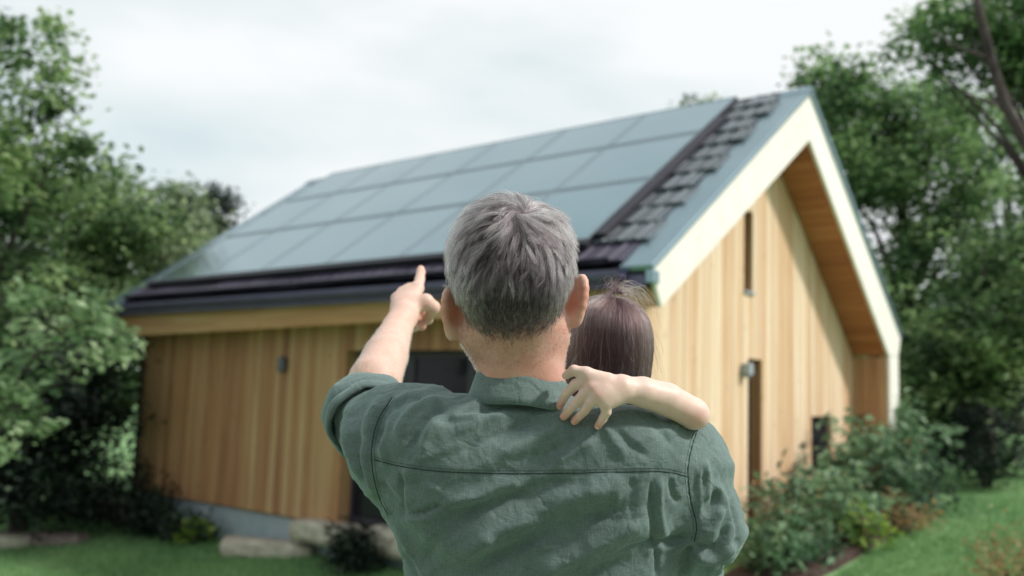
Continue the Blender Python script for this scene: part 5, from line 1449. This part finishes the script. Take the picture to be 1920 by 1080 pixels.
# ================================================================== the child
CH = pt(1141, 640, 1.60)
CR_ = np.array([.0695, .080, .078])
def sdepth(px, py):
    p_ = on_shirt(px, py); return None if p_ is None else float(p_ @ FWD)
def hand_pt(px, py, lift):
    """a point lifted off the shirt along the view"""
    d = sdepth(px, py); return pt(px, py, (d if d else 1.30) - lift)
child_shoulder = pt(1262, 800, 1.56)
ELB = pt(1298, 774, 1.347)
WRI = pt(1166, 729, 1.303)
def child_field():
    f = Field()
    f.ell(CH, CR_, None, .02)
    f.ell(CH + np.array([-.004, .025, -.045]), (.056, .062, .055), None, .03)
    f.cone(CH + np.array([0, .088, -.035]), CH + np.array([0, .094, -.045]), .006, .008, .01)
    f.cone(CH + np.array([-.014, .078, -.075]), CH + np.array([.014, .078, -.075]), .006, .006, .008)
    for s in (-1, 1): f.ell(CH + np.array([s * .070, .012, -.03]), (.007, .014, .024), None, .008)
    nb_ = CH + np.array([.012, .0, -.13])
    f.cone(CH + np.array([.004, .0, -.06]), nb_, .038, .038, .02)
    tb = nb_ + np.array([.02, .02, -.30])
    f.loft([tb[2] - .04, tb[2] + .05, nb_[2] - .12, nb_[2] - .05, nb_[2] - .01, nb_[2] + .02], [tb[0], tb[0], (tb[0] + nb_[0]) / 2, nb_[0], nb_[0], nb_[0]], [tb[1] + .06, tb[1] + .05, nb_[1] + .03, nb_[1] + .01, nb_[1], nb_[1]],
           [.085, .09, .10, .10, .075, .04], [.08, .08, .075, .065, .055, .04], .02, 2.2)
    # left arm over the man's shoulder
    f.chain([nb_ + np.array([.075, -.01, -.035]), child_shoulder, pt(1290, 786, 1.44), ELB], [.035, .034, .028, .0218], .02)
    f.ell(pt(1304, 779, 1.347), (.0205, .0205, .0200), None, .006)
    f.chain([ELB, pt(1250, 749, 1.330), pt(1205, 735, 1.315), WRI], [.0225, .0236, .0212, .0178], .004)
    # hand: back of the palm then four fingers spread down the shirt, thumb over the collar
    K = [pt(1101, 717, 1.2990), pt(1112, 729, 1.2920), pt(1123, 743, 1.2870), pt(1135, 757, 1.2860)]
    for q, r_ in zip(K, (.0072, .0076, .0074, .0070)): f.cone(WRI + (q - WRI) * .05, q, .0150, r_ * 1.12, .010)
    f.cone(K[0] * .5 + WRI * .5, K[3] * .5 + WRI * .5, .0115, .0105, .012)
    for i in range(3):
        f.cone(K[i], K[i + 1], .0078, .0076, .008); f.cone(K[i] * .72 + WRI * .28, K[i + 1] * .72 + WRI * .28, .0095, .0092, .010)
    f.cone(K[0] * .75 + WRI * .25, pt(1098, 702, 1.300), .0085, .0085, .008)
    TIPS = [[(1078, 722), (1062, 738), (1049, 762)], [(1094, 740), (1077, 758), (1057, 781)], [(1108, 754), (1096, 770), (1077, 790)], [(1137, 772), (1130, 786), (1121, 799)]]
    LIFT = [(.0125, .0085, .0055), (.0145, .0100, .0056), (.0145, .0100, .0055), (.0115, .0080, .0052)]
    R0 = [.0071, .0072, .0070, .0065]
    for k_, tp, lf, r_ in zip(K, TIPS, LIFT, R0):
        tip = hand_pt(*tp[2], lf[2]); dt = float(tip @ FWD); dk = float(k_ @ FWD)
        P = [k_, pt(*tp[0], dk + (dt - dk) * .10), pt(*tp[1], dk + (dt - dk) * .48), tip]
        g = Field(); g.chain(P, [r_ * 1.04, r_ * 1.06, r_ * .92, r_ * .80], .002)
        f.group(g, .0035)
    g = Field(); g.chain([WRI * .55 + K[0] * .45 + np.array([0, -.003, .008]), pt(1100, 700, 1.298), pt(1076, 694, 1.302), pt(1061, 704, 1.315)], [.0105, .0078, .0070, .0058], .003); f.group(g, .008)
    # right arm hugging the man in front
    f.chain([nb_ + np.array([-.075, .0, -.04]), nb_ + np.array([-.15, .03, -.11]), nb_ + np.array([-.235, .05, -.075])], [.034, .029, .022], .02)
    hb = nb_ + np.array([-.235, .05, -.075])
    for i in range(4):
        g = Field(); o_ = np.array([-.01, 0, .028 - i * .016]); g.chain([hb, hb + np.array([-.04, 0, .02 - i * .013]), hb + np.array([-.072, -.008, .024 - i * .016])], [.014, .0085, .0068], .004); f.group(g, .006)
    g = Field(); g.chain([hb, hb + np.array([-.018, -.01, .035]), hb + np.array([-.035, -.014, .052])], [.012, .008, .0065], .004); f.group(g, .006)
    # legs astride the man's hip
    for s in (-1, 1):
        hip = tb + np.array([s * .05, .05, -.01]); kn = tb + np.array([.02 + s * .16, -.02 if s > 0 else .12, -.10]); an = kn + np.array([-.02 * s, -.05, -.19])
        f.chain([hip, kn, an, an + np.array([0, .05, -.03])], [.062, .045, .030, .024], .02)
    return f, nb_, tb
childF, NB, TB = child_field()
cv, cq = surface_nets(childF, (-.16, 1.17, -.75), (.42, 1.86, .22), .0024)
ch_me = np_mesh('person', cv, cq, True)
child = obj('person', ch_me, M['skin_child'])
tag(child, "small child with brown hair carried by the man, arm laid over his shoulder", 'person')
fl = np.zeros(len(cv))
for x, y in ((1049, 762), (1057, 781), (1077, 790), (1121, 799), (1058, 704)):
    fl = np.maximum(fl, .90 * np.exp(-(np.linalg.norm(cv - hand_pt(x, y, .007), axis=1) / .010) ** 2))
for x, y in ((1066, 733), (1082, 752), (1100, 764), (1132, 780), (1101, 716), (1112, 727), (1122, 740)):
    fl = np.maximum(fl, .55 * np.exp(-(np.linalg.norm(cv - hand_pt(x, y, .020), axis=1) / .008) ** 2))
fl = np.maximum(fl, .4 * np.exp(-(np.linalg.norm(cv - pt(1308, 790, 1.32), axis=1) / .03) ** 2))
attr(ch_me, 'flush', np.clip(fl + .14 * vnoise(cv * 60, 6) + .12 * vnoise(cv * 28, 9), 0, 1))
# finger nails
nm = noise_mat('finger_nail', (0.74, 0.52, 0.44), (0.80, 0.60, 0.52), (90, 90, 90), 2, 0.25, 0.0, 0.001, 0.5)
for (x, y), (x2, y2) in zip(((1049, 763), (1056, 781), (1077, 790), (1121, 799)), ((1062, 738), (1077, 758), (1096, 770), (1130, 786))):
    ax = hand_pt(x, y, .0075) - hand_pt(x2, y2, .011); ax /= np.linalg.norm(ax)
    r_ = ray(x, y); r_ = r_ / np.linalg.norm(r_); nrm = -(r_ - ax * (r_ @ ax)); nrm /= np.linalg.norm(nrm); sd = np.cross(ax, nrm)
    c = hand_pt(x, y, .0055) + nrm * .0044
    Vn = []; 
    for i in range(5):
        for j in range(5):
            u, v = (i - 2) / 2, (j - 2) / 2
            k_ = 1 - .25 * max(0, u) * abs(v)
            Vn.append(c + ax * (u * .0042 * (1 - .25 * v * v) + .0005) + sd * v * .0036 * k_ - nrm * (.0016 * v * v + .0006 * u * u))
    Fn = [(i * 5 + j, i * 5 + j + 1, i * 5 + j + 6, i * 5 + j + 5) for i in range(4) for j in range(4)]
    obj('fingernail', np_mesh('fingernail', np.array(Vn), np.array(Fn), True), nm, child)
# clothes
cf = Field()
cf.loft([TB[2] - .05, TB[2] + .05, NB[2] - .12, NB[2] - .05, NB[2] - .01, NB[2] + .006], [TB[0], TB[0], (TB[0] + NB[0]) / 2, NB[0], NB[0], NB[0]], [TB[1] + .06, TB[1] + .05, NB[1] + .03, NB[1] + .01, NB[1], NB[1]],
        [.097, .10, .11, .11, .085, .055], [.09, .09, .086, .076, .066, .052], .02, 2.2)
cf.chain([NB + np.array([.075, -.01, -.035]), child_shoulder, pt(1276, 808, 1.47)], [.044, .046, .040], .02)
cf.cone(pt(1276, 808, 1.47), pt(1282, 806, 1.41), .040, .031, .015)
cf.chain([NB + np.array([-.075, .0, -.04]), NB + np.array([-.13, .02, -.09])], [.043, .038], .02)
ov, oq = surface_nets(cf, (-.08, 1.30, -.70), (.42, 1.84, .02), .006)
g, _ = cf.grad(ov); ov = ov + g * (.003 * vnoise(ov * 22, 2) + .0015 * vnoise(ov * 55, 3))[:, None]
obj('top', np_mesh('top', ov, oq, True), M['child_top'], child)
lf = Field()
for s in (-1, 1):
    hip = TB + np.array([s * .05, .05, -.01]); kn = TB + np.array([.02 + s * .16, -.02 if s > 0 else .12, -.10]); an = kn + np.array([-.02 * s, -.05, -.19])
    lf.chain([hip, kn, an * .85 + kn * .15], [.070, .053, .038], .03)
lv_, lq = surface_nets(lf, TB + np.array([-.28, -.2, -.42]), TB + np.array([.32, .32, .12]), .007)
obj('leggings', np_mesh('leggings', lv_, lq, True), M['child_legs'], child)

def child_hair():
    r = np.random.default_rng(31)
    cl = (cv - CH)
    attr(ch_me, 'scalp', .8 * ((np.abs(cl) < np.array([.085, .095, .09])).all(1) & (cl[:, 2] > -.062) & (np.linalg.norm(cl / CR_, axis=1) < 1.05) & ~((cl[:, 1] > .03) & (cl[:, 2] < .035))))
    m = (np.abs(cl) < np.array([.085, .095, .09])).all(1) & (cl[:, 2] > -.062) & ~((cl[:, 1] > .035) & (cl[:, 2] < .035)) & ~((cl[:, 1] > .06)) & (np.linalg.norm(cl / CR_, axis=1) < 1.1)
    n = 42000; nc = 1200
    roots = sample_on(cv, cq, m, n, r); q = roots - CH
    TIE = np.array([.010, -.015, .082])
    ci = np.concatenate([np.argmin(((q[s_:s_ + 4000, None, :] - q[None, :nc]) ** 2).sum(-1), 1) for s_ in range(0, n, 4000)])
    k = 14; t = np.linspace(0, 1, k)
    pos = np.zeros((n, k, 3))
    # follow the skull from the tie outwards and down, then hang
    az = np.arctan2(q[:, 0] - TIE[0], q[:, 1] - TIE[1])
    L = r.uniform(.11, .17, n)
    step = L / (k - 1)
    P = q.copy(); jit = r.normal(size=(n, 3)) * .10
    clj = r.normal(size=(nc, 3)) * .13; jit = jit + (clj[ci] if ci is not None else 0)
    layer = r.uniform(1.02, 1.10, n)
    for j in range(k):
        pos[:, j] = P
        Pc = P * np.array([1, 1, 1]); Pc[:, 2] = np.maximum(P[:, 2], 0); nn = Pc / CR_ ** 2; nn /= np.linalg.norm(nn, axis=1)[:, None]
        rad = P - TIE; rad = rad - (rad * nn).sum(1)[:, None] * nn; rad /= np.maximum(np.linalg.norm(rad, axis=1), 1e-5)[:, None]
        dn = np.array([0, 0, -1.0]); w = np.clip((.055 - P[:, 2]) / .06, 0, 1)[:, None]
        d = rad * (1 - w) + dn * w * 1.2 + jit * .5
        inw = np.clip((-.02 - P[:, 2]) / .06, 0, 1)
        d[:, 0] -= inw * P[:, 0] / .08 * .35 + np.clip((-.0 - P[:, 2]) / .05, 0, 1) * P[:, 0] / .08 * .12
        d /= np.linalg.norm(d, axis=1)[:, None]
        P = P + d * step[:, None]
        Pc = P * np.array([1, 1, 1]); Pc[:, 2] = np.maximum(P[:, 2], 0); e = np.linalg.norm(Pc / CR_, axis=1); tgt = 1 + (layer - 1) * min(1, (j + 1) / 4)
        tgt = tgt - .10 * np.clip((-.015 - P[:, 2]) / .07, 0, 1)
        sc_ = np.where(e < tgt, tgt / np.maximum(e, 1e-3), np.where(e > tgt + .02, (tgt + .02) / e, 1))
        P = np.stack([P[:, 0] * sc_, P[:, 1] * sc_, np.where(P[:, 2] > 0, P[:, 2] * sc_, P[:, 2])], -1)
    tone = .0 + r.normal(size=n) * .17 + .50 * np.clip((q[:, 2] - .02) / .06, 0, 1) + .25 * np.clip((q[:, 0] - .025) / .04, 0, 1)  # top and right edge lightened: sheen of the light put into the tone
    if ci is not None: tone += r.normal(size=nc)[ci] * .14
    pos = pos + CH
    hair_obj('hair', pos, tone, M['hair_brown'], child, .00015, .00008)
    # tuft above the tie and loose fly-away strands
    n = 170; T = pt(1158, 548, 1.585); k = 12
    u = r.normal(size=(n, 3)); u[:, 2] = np.abs(u[:, 2]) * .7 + .15; u[:, 0] *= 1.3; u /= np.linalg.norm(u, axis=1)[:, None]
    L = r.uniform(.022, .070, n) * np.where(r.uniform(size=n) < .15, 1.35, 1); pos = np.zeros((n, k, 3)); ph = r.uniform(0, 6.28, n); a2 = np.cross(u, [0, 1, .3])
    for j in range(k):
        tj = j / (k - 1)
        pos[:, j] = T + r.normal(size=(n, 3)) * .0006 + (u * np.minimum(tj, .8)) [:, :] * L[:, None] + a2 * (L * .35 * np.sin(tj * 3.2 + ph) * tj)[:, None] + np.array([.35, 0, -1]) * (L * .75 * tj ** 2.5)[:, None]
    hair_obj('hair_tuft', pos, .15 + r.normal(size=n) * .15 + .5 * (u[:, 0] > .45), M['hair_brown'], child, .00022, .00012)
    n = 150; rt = sample_on(cv, cq, m, n, r); g, _ = childF.grad(rt); L = r.uniform(.03, .09, n); pos = np.zeros((n, k, 3)); ph = r.uniform(0, 6.28, n)
    sd = r.normal(size=(n, 3))
    for j in range(k):
        tj = j / (k - 1)
        pos[:, j] = rt + g * (L * .28 * tj)[:, None] + g * .007 + np.array([0, 0, -1]) * (L * .85 * tj)[:, None] + sd * (L * .12 * np.sin(3 * tj + ph) * tj)[:, None]
    hair_obj('flyaway_hair', pos, r.uniform(.4, 1, n), M['hair_brown'], child, .00014, .00007)
child_hair()
mb = MB(); mb.tube([pt(1158, 548, 1.585) + .0075 * np.array([math.cos(a), math.sin(a), .15 * math.sin(a)]) for a in np.linspace(0, 2 * math.pi, 15)], .0025, 6); mb.build('hair_tie', M['frame_dark'], child, True)
